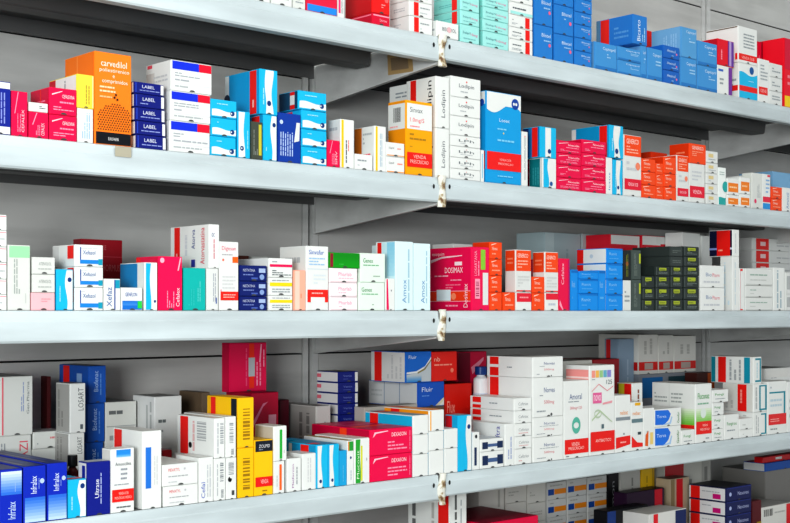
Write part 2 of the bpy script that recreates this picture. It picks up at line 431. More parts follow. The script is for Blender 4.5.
def magenta(word='LOSARTANA', up=False):
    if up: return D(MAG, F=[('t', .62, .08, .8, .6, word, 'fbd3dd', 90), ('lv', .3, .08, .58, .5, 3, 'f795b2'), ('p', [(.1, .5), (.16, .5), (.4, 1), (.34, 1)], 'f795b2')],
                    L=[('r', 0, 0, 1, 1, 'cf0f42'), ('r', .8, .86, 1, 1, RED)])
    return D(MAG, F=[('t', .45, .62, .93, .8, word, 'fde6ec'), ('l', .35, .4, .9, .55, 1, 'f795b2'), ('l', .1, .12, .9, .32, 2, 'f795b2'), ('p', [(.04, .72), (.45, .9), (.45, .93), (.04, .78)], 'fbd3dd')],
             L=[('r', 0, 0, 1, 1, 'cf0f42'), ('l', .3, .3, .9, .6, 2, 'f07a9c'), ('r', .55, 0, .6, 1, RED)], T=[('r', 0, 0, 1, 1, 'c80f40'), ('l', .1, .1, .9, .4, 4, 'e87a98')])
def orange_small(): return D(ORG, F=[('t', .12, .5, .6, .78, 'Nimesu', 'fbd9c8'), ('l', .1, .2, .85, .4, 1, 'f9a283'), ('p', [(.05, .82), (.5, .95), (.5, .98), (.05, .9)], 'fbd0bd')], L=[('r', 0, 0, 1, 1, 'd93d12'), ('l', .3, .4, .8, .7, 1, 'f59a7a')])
def org_white(): return D(W2, F=[('r', 0, .66, 1, 1, ORG), ('t', .12, .86, .85, .95, 'GENERICO', 'fce3d8'), ('l', .12, .7, .85, .84, 3, 'f9b49c'), ('l', .12, .4, .8, .6, 2, 'c8ccd0'), ('c', .8, .5, .14, 'f08a6a'), ('r', 0, .1, 1, .28, 'e0203c'), ('t', .2, .16, .8, .22, 'VENDA SOB', 'fbd3d8')],
             L=[('r', 0, .66, 1, 1, 'e2461a'), ('r', 0, .1, 1, .28, 'c81c38'), ('l', .1, .4, .7, .6, 2, 'c8ccd0')])
def white_lod(w='Lodipin', notch=1): return D(W, F=[('t', .25, .42, .78, .68, w, GD), ('c', .52, .8, .05, 'e05a50'), ('l', .3, .2, .75, .34, 1, 'b4babc')], L=[('l', .1, .3, .7, .7, 2, GR)], notch=notch)
WB = lambda band=True: D(W, F=[('r', 0, .72, .68, 1, '1836d8'), ('r', .68, .72, 1, 1, 'de1636'), ('l', .06, .46, .7, .64, 2, 'aab0b6'), ('l', .06, .3, .95, .42, 1, 'aab0b6'), ('l', .06, .08, .8, .2, 1, 'b4babc'), ('r', 0, .22, 1, .235, 'd4d8da')], L=[('r', .05, .88, .25, 1, 'e05060'), ('r', 0, .05, .35, .7, 'cfcdc8'), ('l', .3, .3, .9, .6, 2, 'c8ccce')])
NV = D(NAVY, F=[('r', .9, 0, 1, 1, W), ('r', 0, 0, .04, 1, '2a46b8'), ('t', .24, .5, .68, .8, 'LABEL', 'dfe4f6'), ('l', .15, .16, .85, .36, 1, '8f9cd6')], L=[('r', 0, 0, 1, 1, W)], flap=1, notch=0)
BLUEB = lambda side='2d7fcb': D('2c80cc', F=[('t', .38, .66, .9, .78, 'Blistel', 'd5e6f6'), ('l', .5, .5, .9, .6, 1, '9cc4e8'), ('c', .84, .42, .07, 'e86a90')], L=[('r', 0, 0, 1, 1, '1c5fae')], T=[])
LBLUE = D('4896d2', F=[('t', .35, .72, .95, .88, 'Captopril', 'd9ebf8'), ('l', .55, .45, .92, .66, 2, 'a8d0ec'), ('r', 0, 0, 1, .12, '2f7cc0')], L=[('r', 0, 0, 1, 1, '6aa3d0'), ('lv', .35, .15, .85, .8, 4, '9cc4e2')])
AQW = lambda red=0: D('a4e4de', F=[('t', .08, .42, .5, .66, 'Enalapril', '5a8a92'), ('t', .52, .38, .92, .58, '10mg', 'e86a9c'), ('l', .1, .14, .8, .28, 1, '7fbcbc')], L=[('r', 0, 0, 1, 1, '86d4cc'), ('l', .2, .3, .7, .6, 2, '5fb0ae')] + ([('r', .7, 0, .9, 1, RED)] if red else []))
WRED = D(W, F=[('r', .68, 0, .88, 1, RED), ('l', .1, .5, .5, .7, 1, GD), ('l', .08, .15, .5, .35, 2, GR)], L=[])
# ================================================================ uppermost shelf
Z(1, 260, 0)
b('white box cut off by the photo top, first on the uppermost shelf', plain(), -45, 50, -100, d=.1)
b('grey-white box cut off above, second from left on the uppermost shelf', plain(W2), 55, 160, -90, d=.1)
b('narrow white box left of the blue-footed red box, uppermost shelf', plain(OFF), 165, 226, -60, d=.1)
b('red box with a bright blue foot, upper edge out of frame', D('de2348', F=[('r', 0, 0, 1, .22, '2a8ae0'), ('l', .1, .4, .8, .6, 2, 'f59ab0')]), 230, 385, -110, d=.1)
b('slim pink-edged white box beside the blue-footed red box', D(W, F=[('r', 0, .1, .4, 1, 'f0407c'), ('lv', .5, .1, .9, .9, 2, GR)]), 388, 422, -100, d=.1)
_=b('pinkish red box under the scarlet box, left of the white boxes', D('d8163c', F=[('r', 0, .82, 1, .95, 'f7a0b4'), ('t', .4, .3, .85, .6, 'Dormec', 'f9b4c4')], L=[('r', 0, 0, 1, 1, 'c81236'), ('r', 0, .82, 1, .95, 'f27a90')], flap=1), 560, 648, 62, xb=425)
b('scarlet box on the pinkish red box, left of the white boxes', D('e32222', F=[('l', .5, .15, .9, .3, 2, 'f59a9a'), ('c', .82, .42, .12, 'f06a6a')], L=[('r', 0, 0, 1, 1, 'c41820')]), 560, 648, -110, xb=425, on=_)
Z(1, 316, 0)
wr = D(W, F=[('r', .16, 0, .38, 1, RED), ('l', .45, .55, .9, .75, 1, GR), ('l', .45, .2, .8, .35, 1, 'b9bfc2')], L=[('l', .2, .3, .8, .65, 2, 'c0c6c8')])
st('white box with a red stripe', 'beside the pinkish red box', wr, 466, 580, [-62, 0, 76], xb=368)
b('small white box jutting out over the upper bracket cap', D(W, F=[('t', .22, .4, .9, .66, 'BISOPROL', '6a7076'), ('c', .55, .53, .2, 'e4b8bc')], L=[('l', .2, .3, .8, .6, 1, GR)]), 603, 712, 100, xb=585, y=.001)
st('mint green box with a red stripe', 'above the small white box', AQW(1), 722, 815, [-90, -25, 48, 118], xb=588, y=.004)
Z(1, 474, 0)
st('mint green box with pink lettering', 'left of the red-striped white stack', AQW(), 44, 170, [-95, -30, 30, 92, 152])
st('white box with a red bar', 'between the mint and blue boxes', [D(W, F=[('r', 0, 0, 1, .25, 'a4e4de'), ('l', .1, .4, .7, .7, 1, GD)])]+[WRED]*3, 176, 292, [4, 68, 130, 190])
b('blank white box on the red-barred white stack, cut off above', plain(), 176, 292, -70, on=BOXES[-1])
st('mid blue box', 'in the first blue column', BLUEB(), 300, 392, [-45, 118], group='mid blue boxes of the uppermost shelf')
st('mid blue box', 'in the second blue column', BLUEB(), 400, 496, [-115, 18, 165], group='mid blue boxes of the uppermost shelf')
st('flat mid blue box', 'in the third blue column', BLUEB(), 502, 588, [-80, -12, 55, 118, 185, 250], group='flat mid blue boxes of the uppermost shelf')
p1=b('light blue box under the red-striped blue box, left one', LBLUE, 602, 712, 205, d=.08)
Z(1, 632, 0)
st('flat light blue box', 'under the red-striped blue box', LBLUE, -74, 42, [228, 296], group='flat light blue boxes of the uppermost shelf', d=.08)
b('upright narrow light blue box under the red-striped blue box', LBLUE, 44, 72, 226, d=.08)
b('wide blue box with a red stripe and upright white lettering', D('2f7fca', F=[('t', .25, .1, .5, .85, 'Bicarto', 'e4f0fa', 90), ('lv', .6, .1, .9, .6, 2, 'a8d0ec')], L=[('r', 0, 0, 1, 1, '2a78c4'), ('r', 0, 0, .1, 1, '5f8cab'), ('r', .12, 0, .36, 1, RED), ('l', .5, .2, .9, .7, 3, '5a9ad4')]), 4, 74, 68, xb=-180, on=p1)
b('thin red box standing behind the light blue boxes, uppermost shelf', D(RED, F=[('l', .2, .2, .8, .8, 4, 'f0908c')]), 72, 100, 150, y=.10, d=.05)
st('upright light blue box', 'right of the red-striped blue box', [LBLUE], 76, 150, [235], d=.05)
st('flat deep blue box', 'under the long pale blue box', D('1f68bd', F=[('t', .2, .5, .75, .75, 'Atenol', 'c8ddf2'), ('c', .82, .4, .1, 'e87aa0'), ('l', .5, .15, .9, .3, 1, '9cc4e8')], L=[]), 154, 236, [222, 286, 346], d=.05)
q1=b('light blue box under the long pale blue box', LBLUE, 242, 320, 282, d=.075)
b('long pale blue box with faint lettering on its side', D('5a9fd2', F=[('t', .3, .8, .95, .92, 'Captopril', 'd9ebf8'), ('l', .5, .5, .9, .7, 2, 'a8d0ec')], L=[('r', 0, 0, 1, 1, '74a9d2'), ('lv', .4, .1, .9, .8, 6, '97c0e0')]), 244, 322, 130, xb=96, on=q1)
st('broad light blue box', 'left of the red and violet box', LBLUE, 326, 424, [200, 322], d=.08)
vw=b('white and violet box under the red and violet box', D(W, F=[('r', .74, 0, 1, 1, '7a3a9c'), ('r', 0, .8, .35, .88, '3a66c0'), ('l', .1, .3, .6, .6, 2, GR)]), 427, 500, 322, d=.09)
b('red box with a violet edge above the violet-edged white box', D('e0142c', F=[('r', .62, 0, 1, 1, '6a3a9c'), ('r', .7, 0, .84, 1, 'b9a0d0'), ('lv', .1, .2, .3, .6, 1, 'f590a0')], L=[('r', 0, 0, 1, 1, 'c01228')]), 428, 508, 190, on=vw, d=.09)
ww=b('white box with a bright blue front panel and red band', D(W, F=[('r', 0, .0, 1, .62, AQ), ('wh', .55, .72, .05, AQ, .8), ('r', 0, .2, 1, .36, RED), ('c', .68, .84, .12, '1a5a9c'), ('l', .5, .5, .8, .54, 1, 'bfe8f6')], L=[('l', .2, .3, .8, .6, 2, GR), ('r', 0, .2, 1, .36, RED)]), 532, 626, 310, xb=512)
b('large white box with a red foot band and open brown top', D(W, F=[('r', 0, .06, 1, .24, RED), ('t', .15, .1, .85, .18, 'VENDA SOB', 'f9c0bc'), ('l', .25, .4, .85, .85, 5, GR)], L=[('r', .93, .06, 1, .24, RED), ('r', 0, .97, 1, 1, '6a5a48')]), 530, 624, 126, xb=370, on=ww)
wt=b('white box with a red patch beside the bright blue panel', D(W, F=[('r', 0, .17, .85, .35, RED), ('t', .15, .22, .75, .3, 'GENE', 'f9c0bc'), ('l', .15, .5, .85, .9, 5, 'a4acb0')]), 630, 685, 290, d=.04)
st('flat white box', 'right of the red-patched white box', D(W2, F=[('l', .15, .3, .85, .75, 2, GR)]), 688, 750, [312, 382, 452], d=.04)
cr = D('d8123c', F=[('lv', .3, .1, .6, .8, 1, 'f58aa4')], L=[('r', 0, 0, 1, 1, 'a80e2c')])
for i, (a, c, t_) in enumerate(((625, 652, 205), (655, 680, 208), (684, 716, 200), (719, 752, 196))):
    b(f'upright crimson box, {["first", "second", "third", "fourth"][i]} of the four above the flat white boxes', cr, a, c, t_, y=.055, d=.05, group='upright crimson boxes of the uppermost shelf')
b('tall red box with a yellow foot at the right end, uppermost shelf', D('e8122c', F=[('r', 0, 0, 1, .16, YEL), ('r', 0, .55, 1, 1, 'd4103c'), ('l', .2, .3, .8, .5, 2, 'f7909c')]), 756, 830, 186, d=.09)
# ================================================================ second shelf
Z(2, 0, 45)
b('navy box with white bands at the left end of the second shelf', D('1a2a94', F=[('r', 0, .88, 1, 1, W), ('r', 0, 0, 1, .14, W), ('lv', .5, .2, .8, .8, 2, '8c98d8'), ('r', .1, .4, .2, .55, 'd03050')]), -60, 54, 172, d=.1)
b('upright magenta box right of the white-banded navy box', magenta('CEFALEX', True), 56, 139, 226)
pk=b('shorter upright magenta box with a white slip on top', magenta('CEFALEX', True), 143, 243, 330)
b('thin white carton on the shorter magenta box', D(W2, F=[('l', .55, .3, .9, .8, 2, GD)]), 143, 241, 283, on=pk, d=.06)
st('magenta box', 'left of the yellow-faced box', magenta('CEFALEXINA'), 246, 384, [208, 345], xb=152)
yw=b('white box with pale blue print under the yellow-faced box', D(W, F=[('lv', .2, .1, .85, .9, 4, 'a0c4dc')]), 386, 466, 313)
b('white-sided box with a yellow face beside the orange box', D('f5e04c', F=[('lv', .45, .1, .8, .7, 2, 'b8a040'), ('r', .92, 0, 1, 1, 'f9efa0')], L=[('r', 0, 0, 1, 1, W), ('r', 0, 0, .24, 1, 'c81830'), ('lv', .45, .1, .85, .9, 4, GR)]), 384, 470, 142, xb=246, on=yw)
b('tall orange carvedilol box with a black foot', D('ff8522', F=[('r', 0, 0, 1, .13, '15181f'), ('t', .35, .04, .65, .08, 'EUROFARMA', 'e8e8e8'),
    ('t', .14, .85, .88, .93, 'carvedilol', 'fff3e2'), ('t', .1, .78, .95, .84, 'poliestirenico', 'fff3e2'), ('t', .47, .735, .53, .765, 'e', 'fff3e2'), ('t', .17, .66, .9, .72, 'comprimidos', 'fff3e2'),
    ('l', .1, .56, .55, .65, 2, 'fdd9ae'), ('l', .1, .5, .45, .54, 1, 'f9c088'), ('dots', .04, .15, .98, .46, 13, 12, '3a2a1c'), ('c', .52, .52, .03, '3a2a1c'), ('c', .6, .5, .03, '3a2a1c'), ('c', .56, .55, .03, '3a2a1c')],
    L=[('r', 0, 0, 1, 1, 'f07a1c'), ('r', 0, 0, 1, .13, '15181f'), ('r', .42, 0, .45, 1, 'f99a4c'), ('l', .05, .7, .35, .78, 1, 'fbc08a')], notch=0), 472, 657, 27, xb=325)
Z(2, 130, 55)
st('navy box with white ends', 'right of the orange carvedilol box', NV, 19, 170, [130, 190, 258, 326, 396], xb=6, dx=2.5)
st('white box with blue and red top band', 'right of the navy stack', WB(), 204, 408, [21, 175, 324], xb=80, dx=-3, group='large white boxes with blue and red bands')
st('aqua box with white wave', 'right of the blue-banded white stack', ems_h(), 402, 533, [216, 309, 402], dx=-2)
b('upright aqua box with its white wave on the left, beside flat ones', ems_v('l'), 536, 600, 278)
b('dark narrow box with a yellow-green strip between upright aqua boxes', D('4a5046', F=[('r', .66, .1, .95, .95, 'c8c040'), ('lv', .1, .1, .6, .9, 3, '8a9088')]), 604, 662, 330)
au=b('upright aqua box under the tall red-striped aqua box', ems_v('r', logo=.8), 665, 734, 296)
b('tall aqua box with red-striped side standing on two smaller ones', ems_v('m', logo=.24, stripe=(.74, .93)), 648, 740, 66, xb=474, on=au)
Z(2, 260, 75)
b('royal blue box with a slanted white sticker', D('1440a0', F=[('p', [(.7, .42), (.95, .46), (.98, .84), (.82, .84)], W2), ('lv', .03, .12, .68, .62, 6, 'b4c8ea'), ('c', .1, .82, .08, 'c0d2ee')]), 86, 203, 184)
ch=st('aqua box with white wave', 'under the tilted dark-sided box', ems_h(), 206, 332, [172, 268, 356])
b('aqua box with a dark side and red-white stripe, askew on top', D(AQ, F=ems_h()['F'], L=[('r', 0, 0, 1, 1, '1b4a66'), ('r', .6, 0, .85, 1, RED), ('r', .6, .25, .85, .8, W2)]), 192, 330, 74, xb=92, on=ch[0], rot=-1.5)
b('small magenta box right of the aqua wave stack', magenta('SINV', True), 335, 399, 322, d=.05)
b('upright white box with a yellow edge behind the small magenta box', D(W, F=[('r', 0, 0, .18, 1, YEL), ('lv', .3, .1, .5, .6, 1, GD), ('lv', .5, .35, .65, .6, 1, 'e86a70')], L=[('r', 0, 0, 1, 1, W2), ('l', .1, .75, .9, .9, 1, 'b4babc')]), 401, 470, 218, xb=338)
b('low white box between the yellow-edged white boxes', D(W, F=[('l', .1, .5, .8, .75, 1, GR), ('l', .1, .2, .6, .35, 1, 'b9bfc2')]), 473, 562, 392, d=.04)
b('white box with yellow edge and orange-backed side', D(W, F=[('r', 0, 0, .2, 1, YEL), ('lv', .4, .1, .7, .85, 2, 'a8c0d0')], L=[('r', 0, 0, .38, 1, 'd9781c'), ('l', .45, .35, .85, .42, 1, 'e85a6a'), ('l', .45, .6, .9, .9, 3, 'b4babc')]), 572, 629, 252, xb=470)
st('small white box with an orange rule', 'at the foot of the amber box', D(W, F=[('t', .12, .5, .4, .72, 'Lipid', GD), ('l', .6, .5, .9, .7, 1, 'f08a80'), ('r', 0, 0, 1, .07, 'f0a060')]), 628, 721, [333, 405], d=.035)
Z(2, 380, 72, 4.43)
b('amber and white box with a red band and barcode side', D(AMB, F=[('r', 0, .62, 1, .97, W), ('t', .12, .85, .62, .92, 'Sinvax', GD), ('t', .12, .7, .68, .78, '1.0mg/5', 'e84858'), ('l', .12, .64, .5, .68, 1, 'f08a90'), ('l', .1, .46, .75, .58, 2, 'b08420'), ('r', 0, .1, 1, .3, RED), ('t', .12, .15, .85, .2, 'PRESCRICAO', 'f9c4bc'), ('t', .25, .22, .75, .27, 'VENDA', 'f9c4bc'), ('l', .1, .36, .7, .4, 1, 'c8941c')],
    L=[('r', 0, 0, 1, 1, 'e8920c'), ('r', 0, .62, 1, .97, W2), ('bc', .3, .72, .75, .92, '3a3a3c', 0), ('l', .1, .64, .9, .68, 1, 'f0a0a0')]), 114, 231, 122, xb=35)
bigL = D(W, F=[('t', .35, .2, .75, .75, 'Lodipin', '6a7076', 90), ('r', .93, 0, 1, 1, W2)], L=[('t', .72, .08, .93, .94, 'Lodipin', '2c3034', 90), ('r', .0, 0, .06, 1, W2), ('r', .14, 0, .34, 1, RED), ('c', .82, .3, .07, 'e8603c')])
st('upright white box with black lettering on its side', 'left of the flat white stack', bigL, 247, 308, [16, 246], xb=116)
wl_ = white_lod()
st('white box with grey lettering', 'left of the tall blue box', [wl_, wl_, wl_, white_lod('LPh'), white_lod('LPh'), white_lod('LPh'), white_lod('LPh')], 312, 444, [14, 106, 190, 276, 325, 375, 425], d=.14)
b('tall blue box with a white wave top and red band', D('169fdc', F=[('r', 0, .86, 1, 1, W), ('wh', .88, .83, .055, W, 3.6), ('c', .83, .9, .11, '1848a0'), ('c', .86, .9, .03, W), ('c', .79, .9, .03, W), ('t', .36, .68, .66, .72, 'Losec', 'd4eefa'), ('l', .3, .58, .75, .62, 1, '7fcff0'), ('c', .48, .555, .018, 'f0d060'), ('l', .3, .45, .8, .5, 1, '7fcff0'), ('r', 0, .14, 1, .34, 'ea2222'), ('t', .36, .245, .7, .27, 'VENDA SOB', 'f9b4b0'), ('t', .32, .2, .76, .225, 'PRESCRICAO', 'f9b4b0'), ('l', .3, .06, .75, .09, 1, '7fcff0')],
    L=[('r', 0, 0, 1, 1, '1490cc'), ('r', 0, .86, 1, 1, W2), ('r', 0, .14, 1, .34, 'd01c1c'), ('c', .6, .88, .3, '1848a0')]), 468, 624, 80, xb=446)
b('narrow white box between the tall blue box and teal boxes', D(W, F=[('lv', .3, .1, .75, .9, 2, 'b4babc'), ('c', .5, .92, .12, 'e8a0a0')]), 628, 655, 262, d=.1)
b('thin white box left of the tall blue box, at its foot', D(W, F=[('r', 0, .1, .4, .9, '5fbbe0')]), 448, 462, 345, d=.02)
Z(2, 520, 110)
tl=b('aqua and white box with a teal side, under a red-striped one', D(W, F=[('wv', 0, .38, .07, AQ, .4), ('c', .62, .14, .12, '1a5a9c')], L=[('r', 0, 0, 1, 1, '107c84'), ('lv', .2, .1, .8, .7, 3, '3a9ca2'), ('r', .85, 0, 1, 1, W2)]), 112, 180, 237, xb=45)
b('aqua box with red-striped navy side on the teal-sided box', D(AQ, F=[('r', .28, 0, .66, 1, W), ('wv', .3, .6, .06, W, .4), ('c', .55, .2, .11, '123c7c')], L=[('r', 0, 0, 1, 1, '1c74b4'), ('r', 0, 0, .35, 1, '16306a'), ('r', .56, 0, .9, 1, RED)]), 100, 180, 80, xb=12, on=tl)
st('magenta box', 'in the left magenta pile', magenta('Novocilin'), 184, 304, [148, 212, 270, 334], d=.1, group='small magenta boxes of the second shelf')
st('magenta box', 'in the right magenta pile', magenta('Novocilin'), 307, 428, [145, 212, 278, 342], d=.1, group='small magenta boxes of the second shelf')
b('upright white box with blue lettering right of the magenta piles', D(W, F=[('t', .35, .1, .65, .6, 'Ictus', '5a8ac0', 90)]), 431, 462, 236)
ac=b('upright aqua box with white wave right of the magenta piles', ems_v('m', logo=.2), 464, 512, 246)
b('tall aqua box with red stripe lying over the magenta piles', ems_v('m', stripe=(.76, .96), logo=.2), 446, 515, 72, xb=256, on=ac)
b('orange and white box right of the aqua boxes', org_white(), 517, 605, 120, d=.1)
Z(2, 632, 120)
og = 'small orange boxes of the second shelf'
st('orange box', 'right of the orange-white box', orange_small(), 48, 116, [190, 256, 322], d=.06, group=og)
st('orange box', 'hidden in the middle orange column', orange_small(), 118, 156, [214, 270, 332], d=.05, group=og)
st('orange box', 'left of the red-banded white boxes', orange_small(), 158, 219, [182, 266, 332], d=.07, group=og)
b('scarlet orange box standing behind the three orange columns', D('e23c14', F=[('l', .2, .5, .8, .8, 1, 'f07a5a')]), 95, 175, 157, y=.08, d=.06)
b('white box with an orange top and red band, beside orange column', org_white(), 222, 281, 174, d=.08)
ow=b('white box with a red band under the big orange box', D(W2, F=[('l', .15, .55, .8, .85, 3, 'c8ccd0'), ('r', 0, .12, 1, .42, 'e0203c'), ('t', .2, .22, .8, .32, 'VENDA', 'fbd3d8')]), 284, 362, 214, d=.08)
b('big orange box on top of the red-banded white boxes', D(ORG, F=[('t', .12, .72, .85, .9, 'GENERICO', 'fce3d8'), ('l', .12, .35, .8, .65, 3, 'f9a283')], L=[('r', 0, 0, 1, 1, 'e03c12'), ('l', .35, .45, .8, .65, 1, 'f58a66')]), 286, 368, 114, xb=186, on=ow)
st('small white box with an ochre mark', 'right of the big orange box', D(W2, F=[('r', .15, .45, .6, .8, 'dcc890'), ('l', .15, .2, .8, .35, 1, GR)]), 370, 428, [152, 212, 264, 318, 368], d=.1)
b('white box with a teal oval and teal foot', D('eef4f0', F=[('wh', 0, .2, .01, '2aa8a4'), ('c', .95, .5, .42, '2aa8a4'), ('l', .1, .8, .8, .92, 2, 'b4c4c0')]), 431, 470, 235, d=.1)
b('white box behind the teal oval box, a little wider', plain(), 420, 466, 300, y=.12, d=.05)
ovl = D(W, F=[('r', .05, .15, .92, .75, 'ee8424'), ('l', .15, .35, .8, .6, 1, 'f9cfa0')])
st('white box with an orange patch', 'right of the teal oval box', ovl, 474, 535, [290, 372], group='white boxes with orange patches')
st('white box with an orange patch', 'left of the tall grey-white box', ovl, 538, 590, [284, 368], group='white boxes with orange patches')
b('tall grey-white box with a pink dot', D(OFF, F=[('lv', .5, .3, .85, .9, 3, 'b4babc'), ('c', .3, .2, .12, 'e0406c')], L=[('r', 0, 0, 1, 1, 'dcdfd8')]), 598, 650, 262, xb=548)
b('white box with a pink band above a blue foot', D(W, F=[('r', 0, 0, 1, .17, '2a94d8'), ('r', 0, .2, 1, .36, 'e2304c'), ('l', .4, .45, .9, .9, 4, '8ab4dc'), ('r', .6, .94, 1, 1, 'e04a5c')]), 652, 692, 268)
st('small orange box with white mark', 'left of the pale blue-lettered box', orange_small(), 696, 748, [332, 392], group=og)
b('wide pale blue box lying behind the small orange boxes', D('7fb0d4', F=[('l', .1, .3, .9, .7, 3, 'a8cce4')]), 700, 860, 255, y=.07, d=.08)
b('white box with upright pale blue lettering near the right edge', D(W, F=[('t', .35, .1, .65, .8, 'Amoxil', '7a9cc0', 90)]), 751, 800, 336, d=.05)
# ================================================================ eye-level shelf
Z(3, 0, 215)
wr_ = D(W, F=[('r', 0, .92, 1, .98, 'e89aa4'), ('l', .3, .4, .9, .6, 1, 'b4babc')])
st('white box with a thin red rule', 'at the eye-level left end', wr_, -50, 34, [-5, 76, 158, 236, 320, 398])
b('upright white box with a pale green top', D(OFF, F=[('r', 0, .82, 1, 1, '9fe0ac'), ('lv', .2, .25, .55, .8, 3, 'a4aca8'), ('lv', .75, .1, .85, .9, 1, 'c4c8c4')]), 38, 154, 148)
z3=st('off-white box with grey lettering', 'on the pale pink box', D(OFF, F=[('t', .25, .52, .85, .75, 'ATENOLOL', '9aa09e'), ('l', .2, .2, .85, .4, 1, 'b8bcb8')]), 160, 275, [209, 296, 388][:2], on=b('pale pink box under two off-white boxes', D('f7bcc2', F=[('l', .4, .45, .85, .75, 2, 'e09aa4')]), 152, 275, 388))
b('upright aqua box with a white wave, left of the blue-banded white stack', ems_v('r', logo=.76), 280, 366, 270, d=.03)
bb = D(W, F=[('r', .14, .2, .18, .92, '2c4a9c'), ('r', .14, .1, .84, .3, '2288d8'), ('r', .84, .05, 1, .35, '1a9cb8'), ('t', .25, .55, .72, .78, 'Xefazol', '5a74ac'), ('l', .2, .84, .9, .9, 1, 'c4c8cc')],
       L=[('r', .7, .35, .98, 1, RED), ('r', 0, 0, .3, 1, 'd4d6d4')])
st('white box with a blue foot band', 'in front of the dark red box', bb, 374, 516, [146, 258, 362], xb=262)
b('dark red box standing behind the blue-banded white stack', D('9c1424', F=[('t', .22, .86, .6, .93, 'LACTOSE', 'c86a70'), ('t', .5, .55, .95, .66, 'HORMUS', 'b85a60'), ('r', .62, 0, .8, .3, '2a4a50'), ('r', 0, .76, 1, .77, 'c04050')], L=[('r', 0, 0, 1, 1, '8a1020')]), 404, 612, 118, xb=364, y=.165)
b('small upright white box with a navy line and teal corner', D(W, F=[('r', .62, 0, .7, 1, '2c4a9c'), ('r', .7, .72, 1, 1, '1a9cb8'), ('t', .1, .1, .45, .75, 'Xefaz', '5a74ac', 90)]), 518, 602, 318, d=.05)
b('small white box with a blue band and a green corner', D(W, F=[('r', .0, 0, 1, .42, '1a74d0'), ('g', 0, .2, .75, .42, '4a90dc', '1a74d0'), ('r', .78, .06, 1, .4, '2ad04c'), ('t', .15, .62, .75, .82, 'GENFLON', '4a64b0')]), 604, 712, 362, d=.05)
b('aqua and white box with a deep blue side', D(W, F=[('wv', 0, .42, .07, AQ, .8), ('c', .82, .18, .1, '123c7c')], L=[('r', 0, 0, 1, 1, '0f80ba'), ('r', .74, 0, 1, 1, W2)]), 722, 787, 236, xb=600)
Z(3, 140, 215)
b('upright magenta box with white print along its foot', D('ee0f56', F=[('t', .74, .06, .9, .42, 'Cefalex', 'fde6ec', 90), ('lv', .3, .04, .68, .36, 4, 'f795b2'), ('p', [(.8, .75), (.86, .75), (.98, 1), (.92, 1)], 'f9b4c8'), ('c', .1, .94, .1, 'f9b4c8')], L=[('r', 0, 0, 1, 1, 'd80f48'), ('r', 0, .9, .2, 1, RED)]), 92, 211, 205, xb=-20)
tq=b('turquoise box under the large red-striped white box', D('12b4ac', F=[('lv', .6, .2, .8, .7, 2, '5fd0ca'), ('lv', .15, .1, .5, .5, 3, '30bfb8')]), 217, 328, 263)
b('upright white box between the turquoise and tall white boxes', D(W2, F=[('lv', .5, .2, .85, .9, 2, 'a4aab4'), ('r', .8, .15, .9, .3, '3a5aa0')]), 331, 391, 266)
b('large white box with a red stripe on top of the turquoise box', D(W, F=[('lv', .3, .2, .6, .7, 1, 'd4808c'), ('t', .15, .72, .5, .82, 'OC', '3a4a8c')],
    L=[('r', .1, 0, .25, 1, RED), ('lv', .12, .2, .22, .8, 1, 'f59a94'), ('t', .56, .45, .66, .92, 'Atorva', '34488c', 90), ('t', .78, .08, .92, .95, 'Atorvastatina', 'd8304c', 90), ('r', .56, .02, .66, .2, '2a3a9c'), ('lv', .36, .3, .5, .8, 1, 'd0d4d8')]), 345, 396, 45, xb=152, on=tq)
b('tall white box with an orange square and a red band', D(W, F=[('t', .08, .86, .88, .95, 'Digesan', 'e0607c'), ('l', .08, .8, .7, .84, 1, 'b4b0b4'), ('r', .68, .7, 1, .79, 'f06a1c'), ('c', .15, .74, .06, 'f0806a'), ('l', .1, .3, .85, .52, 4, 'd4d6d6'), ('r', 0, .14, 1, .27, 'ea2a20'), ('l', .15, .17, .85, .24, 2, 'f9b4ac'), ('r', 0, .27, .04, .3, 'e0607c')], L=[('r', 0, 0, 1, 1, W2)]), 395, 492, 131)
nv3 = D('14256e', F=[('t', .08, .6, .55, .82, 'NISTATINA', 'c4cce6'), ('r', .7, .55, .96, .86, 'a8bce0'), ('c', .82, .24, .2, '8aa4d4'), ('l', .08, .3, .5, .5, 1, '7484c0'), ('r', .4, .08, .65, .2, '4c64b4')])
st('navy box with white lettering', 'right of the tall white box', nv3, 498, 634, [250, 330, 406])
b('brown box standing behind the navy boxes on the eye-level shelf', plain('6a3c34', '8a5c50'), 495, 545, 202, y=.12, d=.06)
b('white box standing behind the navy boxes on the eye-level shelf', plain(W2), 555, 640, 206, y=.12, d=.09)
def yb_(c): return D(W, F=[('r', 0, .52, 1, .75, c), ('l', .1, .82, .9, .95, 1, GR), ('l', .1, .1, .9, .42, 2, GR)])
st('white box', 'right of the navy boxes', [D(W, F=[('r', 0, .55, 1, .7, 'e8145c'), ('l', .1, .78, .9, .92, 1, GR), ('l', .1, .05, .95, .4, 3, GD)]), yb_('f2d81c'), yb_('f2d81c')], 642, 762, [214, 312, 402], group='white boxes with coloured bands')
Z(3, 280, 215)
b('peach coloured upright box', D('f9b49c', F=[('r', 0, 0, .45, 1, 'fcd0be'), ('lv', .5, .3, .7, .8, 1, 'e8906c')]), 68, 128, 275, d=.06)
b('tall white box with blue lettering and a red arch', D(W, F=[('t', .08, .88, .8, .95, 'Sinvafar', '3a6ac0'), ('l', .08, .7, .85, .84, 3, '9cc4e4'), ('r', 0, .64, 1, .655, 'd0dce0'), ('l', .3, .4, .9, .58, 3, 'd8e2e6'), ('r', 0, .12, 1, .32, 'ea2a20'), ('r', .16, .0, .84, .2, W), ('l', .2, .24, .8, .29, 1, 'f9b4ac')], L=[('r', 0, 0, 1, 1, W2), ('l', .2, .7, .8, .9, 1, 'b4babc')]), 130, 241, 153, xb=-2)
